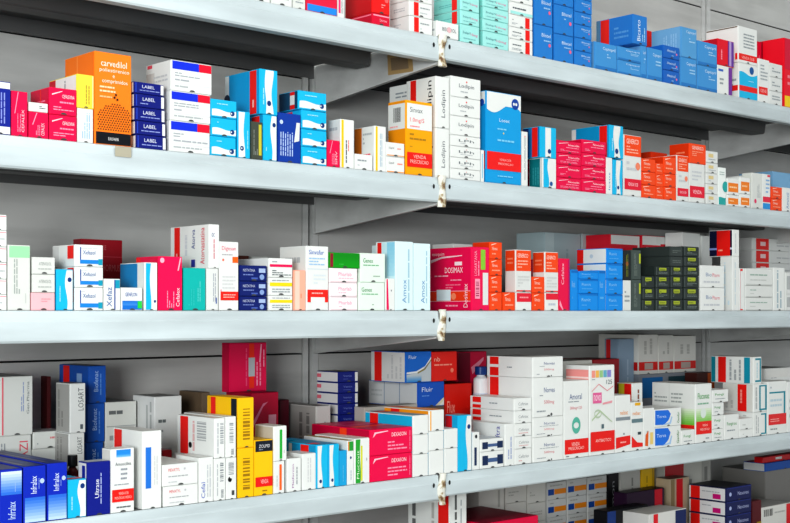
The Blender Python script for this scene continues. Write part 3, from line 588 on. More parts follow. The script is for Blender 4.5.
pkw = D('f9eef0', F=[('t', .3, .45, .8, .75, 'Pharlab', 'eaa0b8'), ('l', .3, .2, .9, .38, 1, 'f4c4d0'), ('r', 0, 0, 1, .05, 'e8d0d4')])
pw=st('white box with pale pink print', 'under the bright green box', pkw, 246, 386, [264, 338, 410])
b('bright green box with a dark red edge', D('12a01e', F=[('g', .08, 0, 1, 1, '12a01e', '0e8a1c'), ('r', 0, 0, .1, 1, '8c2030'), ('l', .3, .15, .7, .3, 1, '3ab848')]), 244, 398, 186, on=pw[0])
gw = D('e4f2e6', F=[('t', .08, .68, .5, .84, 'Genex', '2a8a4a'), ('l', .08, .55, .75, .64, 1, '7ab88c'), ('l', .5, .15, .8, .25, 1, 'a4b8a8')])
st('pale white box with green lettering', 'right of the pink-printed boxes', gw, 400, 530, [189, 336], dx=-8)
b('dark green narrow box behind the green-lettered boxes', plain('1c6a54', '3c8a70'), 536, 566, 200, y=.05, d=.05)
b('slim white box with a magenta flash', D(W, F=[('p', [(0, 0), (.3, 0), (.15, 1), (0, 1)], 'e8145c'), ('lv', .5, .6, .7, .9, 1, GD)]), 521, 574, 316, d=.04)
aqw3 = D('dcf0f2', F=[('t', .35, .1, .6, .45, 'Amox', '6a9cc8', 90), ('lv', .65, .1, .85, .9, 1, 'a4ccdc')], L=[('r', 0, 0, 1, 1, 'cdeef4'), ('r', 0, 0, .08, 1, W), ('r', .08, 0, .3, 1, RED), ('g', .6, .5, 1, 1, 'b4e0ee', '8fd0ea')])
b('large pale aqua box with a red-striped side', aqw3, 577, 665, 130, xb=312)
b('large pale aqua box right of the red-striped one', D('dcf0f2', F=[('t', .4, .1, .65, .45, 'Amox', '6a9cc8', 90), ('lv', .7, .1, .85, .9, 1, 'a4ccdc')]), 668, 751, 140)
Z(3, 420, 215)
b('large magenta box with an orange label on its broad side', D('ea1056', F=[('t', .12, .55, .28, .95, 'LOSARTANA', 'f9a4bc', 90), ('r', .5, .65, .78, .97, '8cc83c'), ('r', .62, .08, .95, .6, W2), ('r', .15, .18, .45, .5, 'f6a0b8'), ('bc', .2, .22, .4, .46, 'a8405c', 1), ('lv', .3, .55, .45, .9, 1, 'f795b2')],
    L=[('r', 0, .14, 1, .3, 'f2421e'), ('r', 0, .135, 1, .145, 'fbb4c0'), ('r', 0, .3, 1, .31, 'fbb4c0'), ('r', .17, .15, .52, .33, 'e0f0f4'), ('t', .06, .87, .36, .94, 'neoquim', 'fde6ec'), ('p', [(.03, .77), (.3, .84), (.8, .87), (.8, .885), (.3, .87), (.03, .82)], 'fbd3dd'),
       ('r', .62, .72, .8, .78, 'fde6ec'), ('t', .38, .6, .82, .69, 'DOSIMAX', 'fff0f4'), ('l', .12, .53, .82, .58, 1, 'fbb4c8'), ('l', .52, .46, .8, .51, 1, 'f9a0b8'), ('l', .4, .34, .8, .43, 2, 'f4809c'), ('l', .4, .04, .82, .1, 1, 'f9a0b8'), ('t', .84, .04, .94, .42, 'Dosimax', 'fde6ec', 90), ('c', .6, .22, .06, 'f8906a')]), 256, 345, 158, xb=48)
b('white slab box glimpsed behind the large magenta box', plain(W), 165, 262, 142, y=.12, d=.05)
og3 = 'orange boxes of the eye-level shelf'
st('small orange box', 'right of the large magenta box', orange_small(), 348, 409, [134, 220, 302, 386], xb=262, group=og3)
os_=b('single small orange box between the stack and the red-white box', orange_small(), 414, 474, 386, d=.06)
rw_=b('red-topped white box carrying an orange-topped box', D(W, F=[('r', 0, .48, 1, 1, 'e2243c'), ('l', .2, .65, .8, .85, 1, 'f59aa0')]), 478, 556, 386, d=.06)
ow3 = D(W2, F=[('r', 0, .5, 1, 1, ORG), ('t', .08, .82, .8, .93, 'GENERICO', 'fce3d8'), ('l', .08, .56, .8, .78, 3, 'f9b49c'), ('l', .1, .1, .9, .4, 4, 'd0d2d0'), ('r', 0, 0, 1, .03, RED)], L=[('r', 0, .5, 1, 1, 'e6481c'), ('l', .2, .65, .8, .85, 2, 'f58a66')])
b('orange-topped white box right of the small orange stack', ow3, 476, 555, 172, xb=424, on=rw_)
rw2=b('red-topped white box left of the magenta upright box', D(W, F=[('r', 0, .62, 1, 1, 'e2243c'), ('l', .2, .2, .8, .5, 1, 'c0c8d4')]), 624, 690, 388, d=.06)
b('orange-topped white box left of the magenta upright box', ow3, 622, 690, 183, xb=562, on=rw2)
st('small orange box', 'under the two orange-topped boxes', orange_small(), 560, 621, [308, 390], d=.04, group=og3)
b('upright magenta box left of the bright blue boxes', D('e6104f', F=[('t', .2, .5, .45, .92, 'Cefalex', 'fbc4d4', 90), ('p', [(0, .1), (.3, 0), (.4, 0), (.05, .2)], 'f9a0b8'), ('r', .88, 0, 1, 1, 'b01870')]), 691, 748, 216, d=.09)
Z(3, 550, 215)
bl3 = D('1590e4', F=[('t', .1, .55, .6, .75, 'Ranit', '8fccf4'), ('r', 0, .94, 1, 1, '1070c0'), ('l', .1, .25, .7, .38, 1, '5fb4ee')])
b('slim bright blue box at the left of the blue pile', bl3, 103, 140, 272, d=.04)
st('bright blue box', 'in the middle of the blue pile', bl3, 144, 240, [280, 320, 392], d=.04, group='bright blue boxes')
b('slim bright blue box beside the taller blue column', bl3, 243, 279, 276, d=.04)
st('bright blue box', 'left of the black-green boxes', D('1590e4', F=bl3['F'], L=[('r', 0, 0, 1, 1, W), ('r', 0, 0, .22, 1, RED), ('c', .5, .5, .15, 'c0d0dc')]), 283, 363, [165, 242, 320, 396], xb=133, group='bright blue boxes')
BK = '2f3836'
dk = D(BK, F=[('r', .24, .6, .78, .92, 'a9b62e'), ('l', .26, .45, .74, .62, 1, '7c8a34'), ('l', .3, .66, .7, .82, 1, '5c6a2c'), ('l', .2, .15, .85, .45, 2, '77837f'), ('r', 0, 0, .06, 1, '4f5a57')], notch=0)
dkp = D('3a4240', F=[('l', .15, .3, .85, .7, 2, '6a746f')], notch=0)
dkv = D('4a5652', F=[('r', .8, .55, 1, .9, 'b8c430'), ('lv', .15, .1, .6, .9, 3, '74807a')], notch=0)
wb=b('white upright box left of the black-green boxes', plain(W2), 366, 405, 326, d=.06)
b('black upright box with speckled print on the white upright box', D('23282a', F=[('c', .5, .55, .2, 'a83c30'), ('lv', .3, .1, .7, .9, 2, '7a8428')]), 366, 404, 176, on=wb, d=.06)
st('upright black-green box', 'at the left of the dark pile', dkv, 407, 453, [174, 322], d=.06)
gdk = 'small black and lime boxes'
cols = [(457, 520, 'first'), (524, 596, 'second'), (599, 662, 'third'), (666, 744, 'fourth')]
for i, (a, c, w_) in enumerate(cols):
    lv = [304, 364, 422] if i == 0 else [256, 304, 364, 422] if i == 1 else [156, 206, 256, 304, 364, 422]
    ds = [dk]*len(lv) if i in (0, 1, 3) else [dkp, dkp]+[dk]*4
    st('black box with a lime mark' if i != 2 else 'black-green box', f'in the {w_} column of the dark pile', ds, a, c, lv, d=.085, group=gdk)
b('plain dark box above the second column of the dark pile', dkp, 566, 597, 206, y=.10, d=.05)
b('red and white box standing upright behind the dark pile', D(RED, F=[('r', 0, .7, 1, .85, W), ('r', 0, .35, 1, .5, W)]), 521, 560, 160, y=.09, d=.05)
b('white box with a red body in the shade behind the blue boxes', D('e0283c', F=[('r', 0, .88, 1, 1, W), ('r', .93, 0, 1, 1, W), ('r', .25, .62, .6, .8, 'c85a60')]), 300, 447, 95, y=.14, d=.1)
b('red and white box behind the dark pile, with a white square', D('e0283c', F=[('r', 0, .88, .5, 1, W), ('r', .1, .55, .35, .85, 'eedadc'), ('r', .38, .9, 1, 1, W2), ('r', .0, 0, .35, .5, W2)]), 457, 640, 100, y=.14, d=.1)
b('large pale blue-grey box standing at the back, left of the blue pile', D('b4c8cc', F=[('r', 0, 0, .25, 1, 'c8dadc'), ('lv', .4, .2, .7, .8, 2, 'a0b8be')]), -30, 152, 84, y=.2, d=.07)
b('large pale grey box standing at the back, above the blue pile', D('bcc8ca', F=[('lv', .3, .2, .6, .8, 2, 'a4b4b8')]), 160, 290, 92, y=.2, d=.07)
Z(3, 632, 215)
lw3=st('white box with faint red and blue lettering', 'right of the dark pile', D(W, F=[('t', .2, .5, .45, .68, 'Bio', '8a9cb8'), ('t', .48, .48, .8, .66, 'Pharm', 'e0909c'), ('l', .1, .15, .8, .35, 1, 'c8ccd0')]), 342, 460, [250, 362], d=.08)
b('white crumpled carton tipped up behind the dark pile', plain(W), 246, 345, 86, y=.10, d=.07, rot=4, flap=0)
b('white box leaning behind the dark pile, right of the tipped carton', D(W2, F=[('lv', .3, .1, .7, .5, 2, 'c0c4c4')]), 348, 400, 102, y=.10, d=.05)
tw=b('tall white box with pale blue side print', D(W, F=[('lv', .2, .1, .6, .9, 1, 'd0dce0')], L=[('lv', .2, .1, .9, .9, 2, 'cfe2ea')]), 502, 536, 206, xb=440)
b('white-fronted box with a navy side crossed by a red stripe', D(W, F=[('lv', .3, .1, .6, .9, 1, 'c8ccd0')], L=[('r', 0, 0, 1, 1, '141a3c'), ('r', .33, 0, .92, 1, RED), ('l', .4, .15, .85, .3, 1, 'f8a088'), ('r', 0, .24, .33, .32, '8a9cd8'), ('r', .92, .24, 1, .32, 'd8dcf0')]), 503, 536, 72, xb=385, on=tw)
b('slim white box with red corners near the right end, eye-level', D(W, F=[('r', 0, .95, .6, 1, RED), ('r', 0, 0, .6, .03, RED), ('r', 0, 0, .08, 1, 'd8909c')]), 538, 563, 266, d=.08)
st('white box with pale green lettering', 'near the right end of the eye-level shelf', D(W2, F=[('l', .15, .55, .8, .75, 1, '9cb4a8'), ('r', 0, 0, 1, .06, 'c8ccc8'), ('l', .15, .25, .8, .4, 1, 'c4c8c4')]), 566, 702, [266, 352, 412], d=.08)
b('upright white box with pale lines near the right end', D(W, F=[('lv', .2, .05, .8, .95, 2, 'a8bcc4')]), 706, 762, 262, d=.08)
st('white box with a grey patch', 'at the right end of the eye-level shelf', D(W2, F=[('r', .05, .2, .9, .85, 'b4b8b8')]), 766, 860, [286, 396], d=.07)
rl = D(W, F=[('r', .06, 0, .3, 1, RED), ('r', .14, .35, .24, .72, 'f4d0d0'), ('l', .45, .3, .95, .6, 1, 'c8cccc')], L=[('r', 0, 0, 1, 1, 'd4d6d4')])
st('white box with a red square', 'in the pile at the back right', rl, 600, 860, [112, 174, 236, 300, 360, 420], y=.125, d=.1)
# ================================================================ fourth shelf
Z(4, 0, 340)
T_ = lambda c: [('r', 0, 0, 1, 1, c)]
lw=b('white box with red print under the large left-end white box', D(OFF, F=[('t', .68, .62, .92, .92, 'AZI', 'e06070', 90), ('lv', .05, .4, .3, .9, 3, GR)]), -30, 156, 485, y=.19, d=.09)
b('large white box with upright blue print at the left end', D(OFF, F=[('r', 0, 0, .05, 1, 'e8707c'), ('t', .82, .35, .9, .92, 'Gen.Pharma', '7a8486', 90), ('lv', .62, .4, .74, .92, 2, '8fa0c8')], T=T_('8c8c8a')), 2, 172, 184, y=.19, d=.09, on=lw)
st('white box with faded print', 'right of the large left-end white box', D(OFF, F=[('l', .5, .5, .9, .8, 1, 'd88a8c'), ('l', .08, .2, .4, .4, 1, GR), ('r', .82, .6, .92, .8, GD)]), 158, 330, [462, 548], y=.19, d=.09)
b('thin dark red box standing behind the faded white boxes', D('54161a'), 236, 256, 182, y=.235, d=.02)
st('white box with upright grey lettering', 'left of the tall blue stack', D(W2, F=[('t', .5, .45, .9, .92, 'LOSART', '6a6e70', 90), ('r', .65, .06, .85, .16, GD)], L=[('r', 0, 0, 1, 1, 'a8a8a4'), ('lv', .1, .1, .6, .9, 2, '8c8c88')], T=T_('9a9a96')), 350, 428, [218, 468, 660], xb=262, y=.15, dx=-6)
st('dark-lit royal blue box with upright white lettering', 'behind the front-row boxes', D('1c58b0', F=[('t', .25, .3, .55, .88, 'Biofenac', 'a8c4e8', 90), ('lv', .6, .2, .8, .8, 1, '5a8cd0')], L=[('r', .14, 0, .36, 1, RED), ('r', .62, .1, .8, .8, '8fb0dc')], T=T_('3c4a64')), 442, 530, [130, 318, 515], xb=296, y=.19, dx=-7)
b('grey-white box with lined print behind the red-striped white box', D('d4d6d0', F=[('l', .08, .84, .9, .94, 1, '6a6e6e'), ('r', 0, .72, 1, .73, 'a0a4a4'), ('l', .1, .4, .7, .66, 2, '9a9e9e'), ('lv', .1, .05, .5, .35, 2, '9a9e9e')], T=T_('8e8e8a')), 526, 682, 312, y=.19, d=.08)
Z(4, 140, 340)
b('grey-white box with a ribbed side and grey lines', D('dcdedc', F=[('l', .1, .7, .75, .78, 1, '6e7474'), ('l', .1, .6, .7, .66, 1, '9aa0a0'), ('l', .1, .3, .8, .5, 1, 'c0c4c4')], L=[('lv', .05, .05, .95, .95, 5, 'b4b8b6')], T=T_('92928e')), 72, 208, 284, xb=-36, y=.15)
br=b('crimson box with white lettering under the upright magenta box', D('b80c38', F=[('t', .28, .3, .92, .46, 'FLUCO ROMUS', 'e890a4'), ('r', .62, .6, .92, .74, 'e0a0b0'), ('p', [(.02, .68), (.4, .88), (.6, .9), (.4, .84), (.02, .6)], 'e080a0'), ('l', .4, .1, .9, .22, 1, 'd06080')], L=[('r', 0, 0, 1, 1, 'a80c34'), ('r', .25, .94, .8, .97, 'd08090')], T=T_('7c1030')), 558, 692, 266, xb=430, y=.15)
b('broad magenta box with an orange stripe standing on the crimson box', D('de0a50', F=[('r', .52, .05, .66, 1, 'ea3418'), ('r', .5, .3, .68, .7, 'b4b8bc'), ('lv', .7, .1, .88, .6, 2, 'f08cac'), ('p', [(.8, .6), (.84, .6), (.88, .98), (.84, .98)], 'f4a0bc'), ('lv', .9, .5, .97, .95, 1, 'f4a0bc'), ('lv', .4, .1, .48, .9, 1, 'e85080')], L=[('r', 0, 0, 1, 1, 'd00848')]), 446, 632, 15, xb=418, y=.185, on=br)
b('dark maroon box coloured as a shadow side, right of the crimson box', D('5a1024', T=T_('3a1018')), 696, 745, 300, y=.19, d=.05)  # shadow is put into the colour: dark red for a shaded red side
b('brown carton behind the yellow box', D('6a5a48', T=T_('5a4c3e')), 308, 350, 262, y=.17, d=.06)
Z(4, 0, 419)
GB = lambda top: D('1430b8', F=[('g', 0, .0, 1, .45, 'c4dcf0', '2a6cd8') if top else ('g', 0, .55, 1, .98, '2a6cd8', 'e0ecf4'), ('t', .25, .52, .62, .84, 'Infralax', 'dce8f8', 90) if top else ('t', .3, .1, .75, .42, 'Infralax', 'c8dcf4', 90), ('lv', .66, .6, .72, .8, 1, '9cb8ec')] + ([('c', .84, .74, .11, 'b8cdf0')] if top else []), T=[('r', 0, 0, 1, 1, '2c3a72'), ('r', .1, .1, .3, .9, '7a7488'), ('r', .55, .2, .7, .9, '4a5a98')], L=[('r', 0, 0, 1, 1, '1a2c88')], notch=0)
b('royal blue box fading to white at its top, bottom-left corner', GB(0), -4, 112, 256, y=.003, d=.17)
b('royal blue box with a pale disc, left of its twin', GB(1), 116, 230, 240, y=.003, d=.17)
b('royal blue box with a pale disc, beside the low aqua box', GB(1), 234, 336, 224, y=.003, d=.17)
b('low aqua box with a white wave between royal and navy blue', ems_v('r', logo=.84), 339, 432, 306, y=.003, d=.045)
b('navy box with upright white lettering and a white side', D('14228a', F=[('t', .3, .32, .5, .68, 'Ultrase', 'f0f4fc', 90), ('lv', .54, .2, .64, .8, 1, 'b4c0ec')], L=[('r', 0, 0, 1, 1, 'd8dada'), ('r', .45, .45, .85, .95, '1c2c94')], T=T_('b4b8bc')), 434, 552, 218, xb=390, y=.003)
b('tall white box with a blue cap patch and red band', D(W, F=[('r', .2, .88, .86, 1, '2a8ee0'), ('g', .2, .88, .86, .93, '8cc8f0', '2a8ee0'), ('t', .15, .74, .88, .8, 'Amoxicilina', '5a6068'), ('l', .4, .5, .7, .72, 3, '9aa0a8'), ('l', .1, .42, .8, .46, 1, '9aa0a8'), ('r', 0, .16, 1, .36, RED), ('t', .3, .27, .75, .32, 'VENDA SOB', 'f9c4bc'), ('t', .12, .2, .9, .25, 'PRESCRICAO MEDICA', 'f9c4bc'), ('l', .2, .05, .85, .1, 1, GD)], L=[('r', 0, 0, 1, 1, 'd4d4d0')], T=T_('e4e4e0')), 552, 671, 152, xb=508, y=.003)
b('large white box with a bright blue bar on its front', D(W, F=[('r', .1, .26, .42, .8, '2a7ad8'), ('lv', .55, .3, .85, .7, 2, 'd4d6d6')], L=[('r', .03, 0, .3, 1, RED), ('r', .05, .02, .08, .1, 'f0b0a0')], T=T_('d8d8d4')), 712, 826, 62, xb=566, y=.003)
# small dark vial behind the low aqua box
def vial(px, py, pyb, y, rad, body, capc, label, lab, cat='bottle', name='medicine_bottle', base=None):
    x, t = X_at(px, y); zt = Z_at(py, t); zb = base if base is not None else SHELF[Ctx.row]; h = zt-zb
    root = bpy.data.objects.new(name, None); COL.objects.link(root); root.location = (x, y, zb+.0002)
    tag(root, label, cat)
    ch = min(.014, h*.25)
    m = MB(); m.lathe([(rad*.9, 0), (rad, .001), (rad, h-ch-.010), (rad*.93, h-ch-.006), (rad*.55, h-ch-.002), (rad*.5, h-ch+.001)], body); m.build('glass_body', root)
    c_ = MB(); c_.lathe([(rad*.78, h-ch), (rad*.8, h-ch+.001), (rad*.8, h-.001), (rad*.72, h)], capc); c_.build('screw_cap', root)
    l_ = MB(); n = 24; zz0, zz1 = h*.08, (h-ch)*.78
    vs = [((rad+.0003)*math.cos(2*math.pi*k/n), (rad+.0003)*math.sin(2*math.pi*k/n), z) for z in (zz0, zz1) for k in range(n)]
    l_.mesh(vs, [(k, (k+1) % n, n+(k+1) % n, n+k) for k in range(n)], lab); l_.build('paper_label', root)
    return root
vial(72.5, 455, 0, .085, .0078, mat('3a1414', .2), mat('17181a', .3), 'small dark red bottle with a black cap behind the low aqua box', mat('7c1c20', .3))
Z(4, 140, 410)
b('dark red box end behind the two red-lettered white boxes', D('8c1a22', F=[('l', .2, .3, .8, .7, 2, 'a84048')], T=T_('7a2024')), 112, 160, 202, y=.10, d=.04)
st('white box with red lettering', 'right of the blue-barred white box', D(W, F=[('t', .14, .68, .48, .84, 'MEVATYL', 'e05a64'), ('c', .62, .78, .06, 'c4c4c8'), ('l', .14, .38, .72, .5, 1, 'a8acb0'), ('l', .14, .1, .7, .22, 1, 'c4c8ca')], T=T_('cfcfca')), 104, 290, [276, 386], y=.003, d=.09)
b('upright white box with blue lettering, a longer side behind', D(W, F=[('t', .1, .08, .4, .45, 'Cefal', '5a6cc0', 90), ('lv', .5, .1, .9, .85, 2, 'c4c8cc')], T=T_('d4d4d0')), 293, 366, 240, xb=178, y=.003)
u1=b('upright white box with grey barcodes, under the red-striped box', D(W, F=[('bc', .5, .45, .85, .92, '8a9094', 1), ('lv', .15, .1, .35, .9, 1, 'b4b8bc'), ('bc', .6, .05, .85, .25, '8a9094', 1)]), 368, 427, 244, y=.003)
u2=b('upright white box with a black swirl mark', D(W, F=[('bc', .15, .6, .75, .92, '9a9ea2', 1), ('c', .3, .48, .22, '1c1c1e'), ('c', .45, .55, .16, W), ('r', .5, .08, .8, .2, '4a4c4e')]), 429, 482, 240, y=.003)
b('white box with a red-striped long side above two upright boxes', D(W, F=[('bc', .5, .35, .9, .9, '9aa0a4', 1), ('lv', .1, .1, .4, .9, 1, 'b8bcc0')], L=[('r', .08, 0, .3, 1, RED), ('c', .36, .25, .08, '1c1c1e'), ('bc', .55, .4, .8, .9, 'a8acae', 1), ('lv', .4, .1, .52, .9, 1, 'e0b4b4')], T=T_('d8d4ce')), 372, 424, 42, xb=186, y=.003, on=u1)
b('slim white box beside the upper yellow box', D(W, F=[('bc', .3, .35, .75, .9, '9aa0a4', 1), ('bc', .5, .05, .8, .2, '8a9094', 1)], T=T_('d8d8d4')), 427, 480, 34, y=.003, on=u2, d=.1)
yel = lambda: D('f8c414', F=[('bc', .25, .15, .75, .82, 'a07a10', 1)], L=[('r', .02, 0, .1, 1, 'e8b010'), ('r', .12, 0, .28, 1, RED), ('r', .8, 0, .98, 1, '1c2430'), ('c', .9, .3, .06, W)], T=T_('e8bc3c'))
st('yellow box with brown barcode', 'left of the dark-topped yellow box', yel(), 490, 568, [-60, 192], xb=335, y=.003)
yb2=b('smaller yellow box with a black top and red band', D('f8c414', F=[('r', 0, .8, 1, 1, '1c2430'), ('t', .2, .87, .85, .93, 'ZOLPID', 'e4e4e8'), ('l', .2, .82, .8, .86, 1, '8a92a0'), ('r', 0, .15, 1, .33, RED), ('t', .3, .2, .75, .29, 'VENDA', 'f9c4bc'), ('l', .4, .05, .7, .1, 1, 'a07a10')], T=T_('c8a23c')), 570, 664, 152, y=.003, d=.08)
osb=b('white box with an orange upright bar, under the green-barred box', D(W, F=[('r', .5, .08, .75, .92, 'f06a24'), ('lv', .15, .2, .35, .8, 1, 'c4c8c4')]), 667, 722, 258, y=.003, d=.09)
b('white box with a green upright bar', D(W, F=[('r', .42, .04, .64, .92, '1fae3a'), ('lv', .75, .2, .9, .9, 1, 'c0c4c0')], L=[('r', 0, 0, 1, 1, 'c4c0b4')], T=T_('c8c8c0')), 668, 742, 82, xb=574, y=.003, on=osb)
Z(4, 270, 390)
b('white box with a purple upright line of lettering', D(W, F=[('t', .3, .1, .45, .85, 'Metformin', '9a4a9c', 90), ('lv', .6, .2, .8, .9, 1, GR)], T=T_('c8c8c4')), 76, 155, 345, y=.003, d=.09)
b('plain white box left of the upright aqua boxes', D(W, F=[('lv', .3, .2, .7, .9, 2, 'd0d2d2')], T=T_('d4d4d0')), 160, 229, 320, y=.003, d=.04)
e1=ems_v('m', side='1a98c8', stripe=(.45, .75), logo=.1); e1['F'] = [('wv', 0, .42, .07, W, .8), ('c', .3, .15, .13, '123c7c')]
e1['T'] = [('r', 0, 0, 1, 1, '1a8ab4'), ('r', 0, .2, 1, .4, RED)]
b('upright aqua box with red-striped side, first of the aqua row', e1, 231, 290, 276, xb=92, y=.003)
b('upright aqua box with white wave, second of the aqua row', D(AQ, F=e1['F'], T=[('r', 0, 0, 1, 1, '1a8ab4')]), 291, 345, 272, y=.003, d=.11)
b('plain aqua upright box, third of the aqua row', D('1fa4d8', F=[('lv', .4, .1, .6, .6, 1, '6ac4e8')], T=T_('3a8ca0')), 346, 385, 304, y=.003, d=.06)
b('upright white box with a green and orange top', D(W, F=[('r', 0, .78, 1, 1, '2a9c3c'), ('r', 0, .78, .2, 1, 'e88424'), ('c', .5, .62, .16, '123c7c'), ('lv', .4, .1, .7, .45, 1, 'a8b8c4')], T=T_('9c8c50')), 386, 420, 254, y=.003, d=.1)
b('upright white box with green wave and yellow stripe', D(W, F=[('wv', 0, .34, .03, '2aa438', .5), ('r', .38, .05, .5, .85, 'd8dc28'), ('t', .08, .1, .26, .75, 'Mucovit', 'e0f4d8', 90), ('lv', .75, .5, .88, .92, 1, 'a8acac')], L=[('r', 0, 0, 1, 1, 'd4d4ce'), ('r', .12, 0, .4, 1, 'c81c28')], T=T_('cfcfc8')), 422, 497, 244, xb=222, y=.003)
mg = D('ea0c50', F=[('t', .5, .7, .86, .86, 'DEXASON', 'fde6ec'), ('p', [(.04, .7), (.08, .92), (.4, .96), (.42, .93), (.12, .86)], 'fbc4d4'), ('l', .4, .12, .88, .55, 3, 'f795b2'), ('lv', .92, .1, .98, .9, 1, 'f06a90')], L=[('r', 0, 0, 1, 1, 'c40c40'), ('l', .2, .2, .9, .7, 3, 'e86a8c'), ('r', .5, 0, .62, 1, 'f04a20')], T=[('r', 0, 0, 1, 1, 'c00c40'), ('r', 0, .3, 1, .42, 'f04020'), ('l', .1, .5, .9, .9, 3, 'e05a80')], notch=0)
st('large magenta box', 'left of the blank white ends', mg, 499, 710, [200, 332], xb=208, y=.003)
Z(4, 400, 380)
wn = D(W, F=[], L=[('r', 0, 0, 1, 1, AQ)], T=T_('d8d8d4'))
gw_ = 'white boxes with blank tuck ends'
c1=st('blank white box end', 'in the first column right of the magenta boxes', wn, 64, 141, [276, 375], y=.003, group=gw_)
b('long aqua-sided box with a red stripe, on the blank white ends', D(W, F=[], L=[('r', 0, 0, 1, 1, AQ), ('r', .1, 0, .28, 1, RED)], T=[('r', 0, 0, 1, 1, '6a9cae'), ('r', 0, .7, 1, .9, 'c83a34')]), 64, 141, 178, xb=-175, y=.003, on=c1[0])
c2=st('blank white box end', 'in the second column right of the magenta boxes', wn, 144, 218, [258, 356], y=.003, group=gw_)
b('long orange-topped box on the second column of blank ends', D(W, F=[('r', 0, 0, .08, 1, AMB)], L=[('r', 0, 0, 1, 1, 'f09a1c'), ('r', .15, 0, .35, 1, RED)], T=[('r', 0, 0, 1, 1, 'f0981c'), ('r', 0, .75, 1, .95, 'd84a2c')]), 145, 219, 152, xb=-80, y=.003, on=c2[0])
st('blank white box end', 'in the third column right of the magenta boxes', wn, 221, 287, [246, 345], y=.003, group=gw_)
b('upright aqua box with white strip and red side corner', D(AQ, F=[('wv', 1, .62, .08, W, .7), ('c', .8, .8, .13, '123c7c')], L=[('r', 0, 0, 1, 1, '18a4d4'), ('r', 0, 0, .55, 1, 'c81828')], T=T_('8aa8b0')), 289, 357, 178, xb=225, y=.003)
b('narrow upright box with dark navy print right of the aqua strip', D(W, F=[('r', .2, .1, .6, .6, '24365c'), ('c', .5, .9, .2, '2a2c34')]), 362, 398, 262, y=.003, d=.04)
st('flat white box with two navy blocks', 'in front of the blue-lettered white box', D(W, F=[('r', .05, .18, .3, .8, '1f3358'), ('r', .3, .35, .8, .62, '4a6490'), ('r', .72, .18, .98, .8, '1f3358')], T=T_('c0c8cc')), 400, 517, [298, 362], y=.003, d=.05)
bw=b('white box with blue upright lettering on its long side', D(W, F=[('lv', .2, .15, .8, .7, 2, '9aa8cc')], L=[('t', .72, .45, .86, .95, 'Ceftra', '3a3c9c', 90), ('lv', .1, .1, .5, .7, 3, 'c8ccce')], T=T_('d4d4d0')), 524, 570, 220, xb=365, y=.003)
ct=st('flat white box', 'right of the blue-lettered white box', D(W, F=[('t', .2, .4, .85, .65, 'Ceftriax', '9aa0a2'), ('l', .2, .15, .8, .3, 1, 'd8a4a4')], T=T_('d4d4d0')), 572, 657, [220, 285, 347], y=.003, d=.12)
st('long white box with a red-striped side', 'on the flat white boxes', D(W, F=[('t', .2, .4, .8, .68, 'Ceftriax', '9aa0a2'), ('l', .2, .15, .8, .3, 1, 'c4c4c4')], L=[('r', .05, 0, .25, 1, RED), ('r', .05, .3, .25, .5, W2), ('l', .45, .4, .75, .65, 1, GR)], T=T_('dcdcd8')), 570, 657, [92, 156], xb=350, y=.003, on=ct[0])
Z(4, 420, 340)
wl4 = lambda: D(W, F=[('t', .35, .62, .72, .76, 'Norvas', '5a6a94'), ('l', .2, .52, .85, .58, 1, GR), ('t', .35, .3, .7, .42, '500mg', 'd88088'), ('l', .1, .1, .4, .18, 1, GR), ('c', .6, .04, .04, '55585a')], L=[('r', .06, .1, .26, 1, RED), ('r', 0, 0, .03, 1, 'd8b0a8')], T=T_('dededa'))
w4t = wl4(); w4t['L'] = [('r', .06, 0, .26, 1, RED), ('r', .06, .45, .26, .6, W), ('l', .45, .4, .72, .55, 1, GR)]
st('white box with a thin arched logo', 'left of the teal oval box', [w4t, wl4(), wl4(), wl4()], 563, 714, [86, 190, 390, 490], xb=334, y=.003)
Z(4, 300, 335)
# second rank behind: a row of hidden cartons carries the visible ones
h1=b('brown carton under the blue and white boxes, mostly hidden', D('6e6258', T=T_('5c5048')), 600, 720, 362, y=.125, d=.13)
h0=b('white carton behind the long aqua-sided box, mostly hidden', D('bdb8b0', T=T_('8c8880')), 320, 590, 362, y=.125, d=.13)
lowF=b('white box with a three-part side and deep blue front', D('1a5cc0', F=[('t', .12, .62, .55, .82, 'Fluir', 'e8f0fa'), ('l', .12, .4, .5, .5, 1, '6a9ce0'), ('p', [(.65, 0), (1, .35), (1, .2), (.85, 0)], 'd8d4b8'), ('p', [(.8, 0), (1, .22), (1, 0)], W2)], L=[('r', 0, 0, 1, 1, 'd4d6d6'), ('r', .32, 0, .335, 1, '8a9cb4'), ('r', .64, 0, .655, 1, '8a9cb4'), ('l', .05, .3, .28, .7, 2, 'c0c4c4')], T=T_('b4b4b0')), 585, 720, 238, xb=340, y=.125, on=h1)
b('white box with a red stripe and a blue swoosh front', D('1a6cc8', F=[('p', [(0, 0), (1, 0), (1, .72), (.7, .42), (.4, .3), (0, .25)], 'c4ccd0'), ('p', [(0, .33), (.4, .36), (.75, .52), (1, .84), (1, .74), (.7, .44), (.4, .3), (0, .27)], W), ('p', [(.45, .32), (.75, .46), (1, .76), (1, .7), (.75, .4), (.45, .27)], '8c8048'), ('t', .08, .78, .4, .9, 'Fluir', 'dce8f8'), ('g', 0, 0, .6, .22, '3a8cd0', 'c4ccd0')], L=[('r', 0, 0, 1, 1, 'dcdddb'), ('r', .1, 0, .32, 1, RED), ('lv', .45, .1, .95, .9, 4, 'c8caca')], T=T_('a8a8a4')), 527, 656, 84, xb=354, y=.125, on=lowF)
r2=b('low scarlet box right of the deep blue front', D('d42216', F=[('t', .05, .6, .35, .8, 'Flux', 'f4a090'), ('l', .05, .25, .9, .42, 1, 'f08070')], T=T_('7a2018')), 724, 858, 246, y=.125, d=.1)
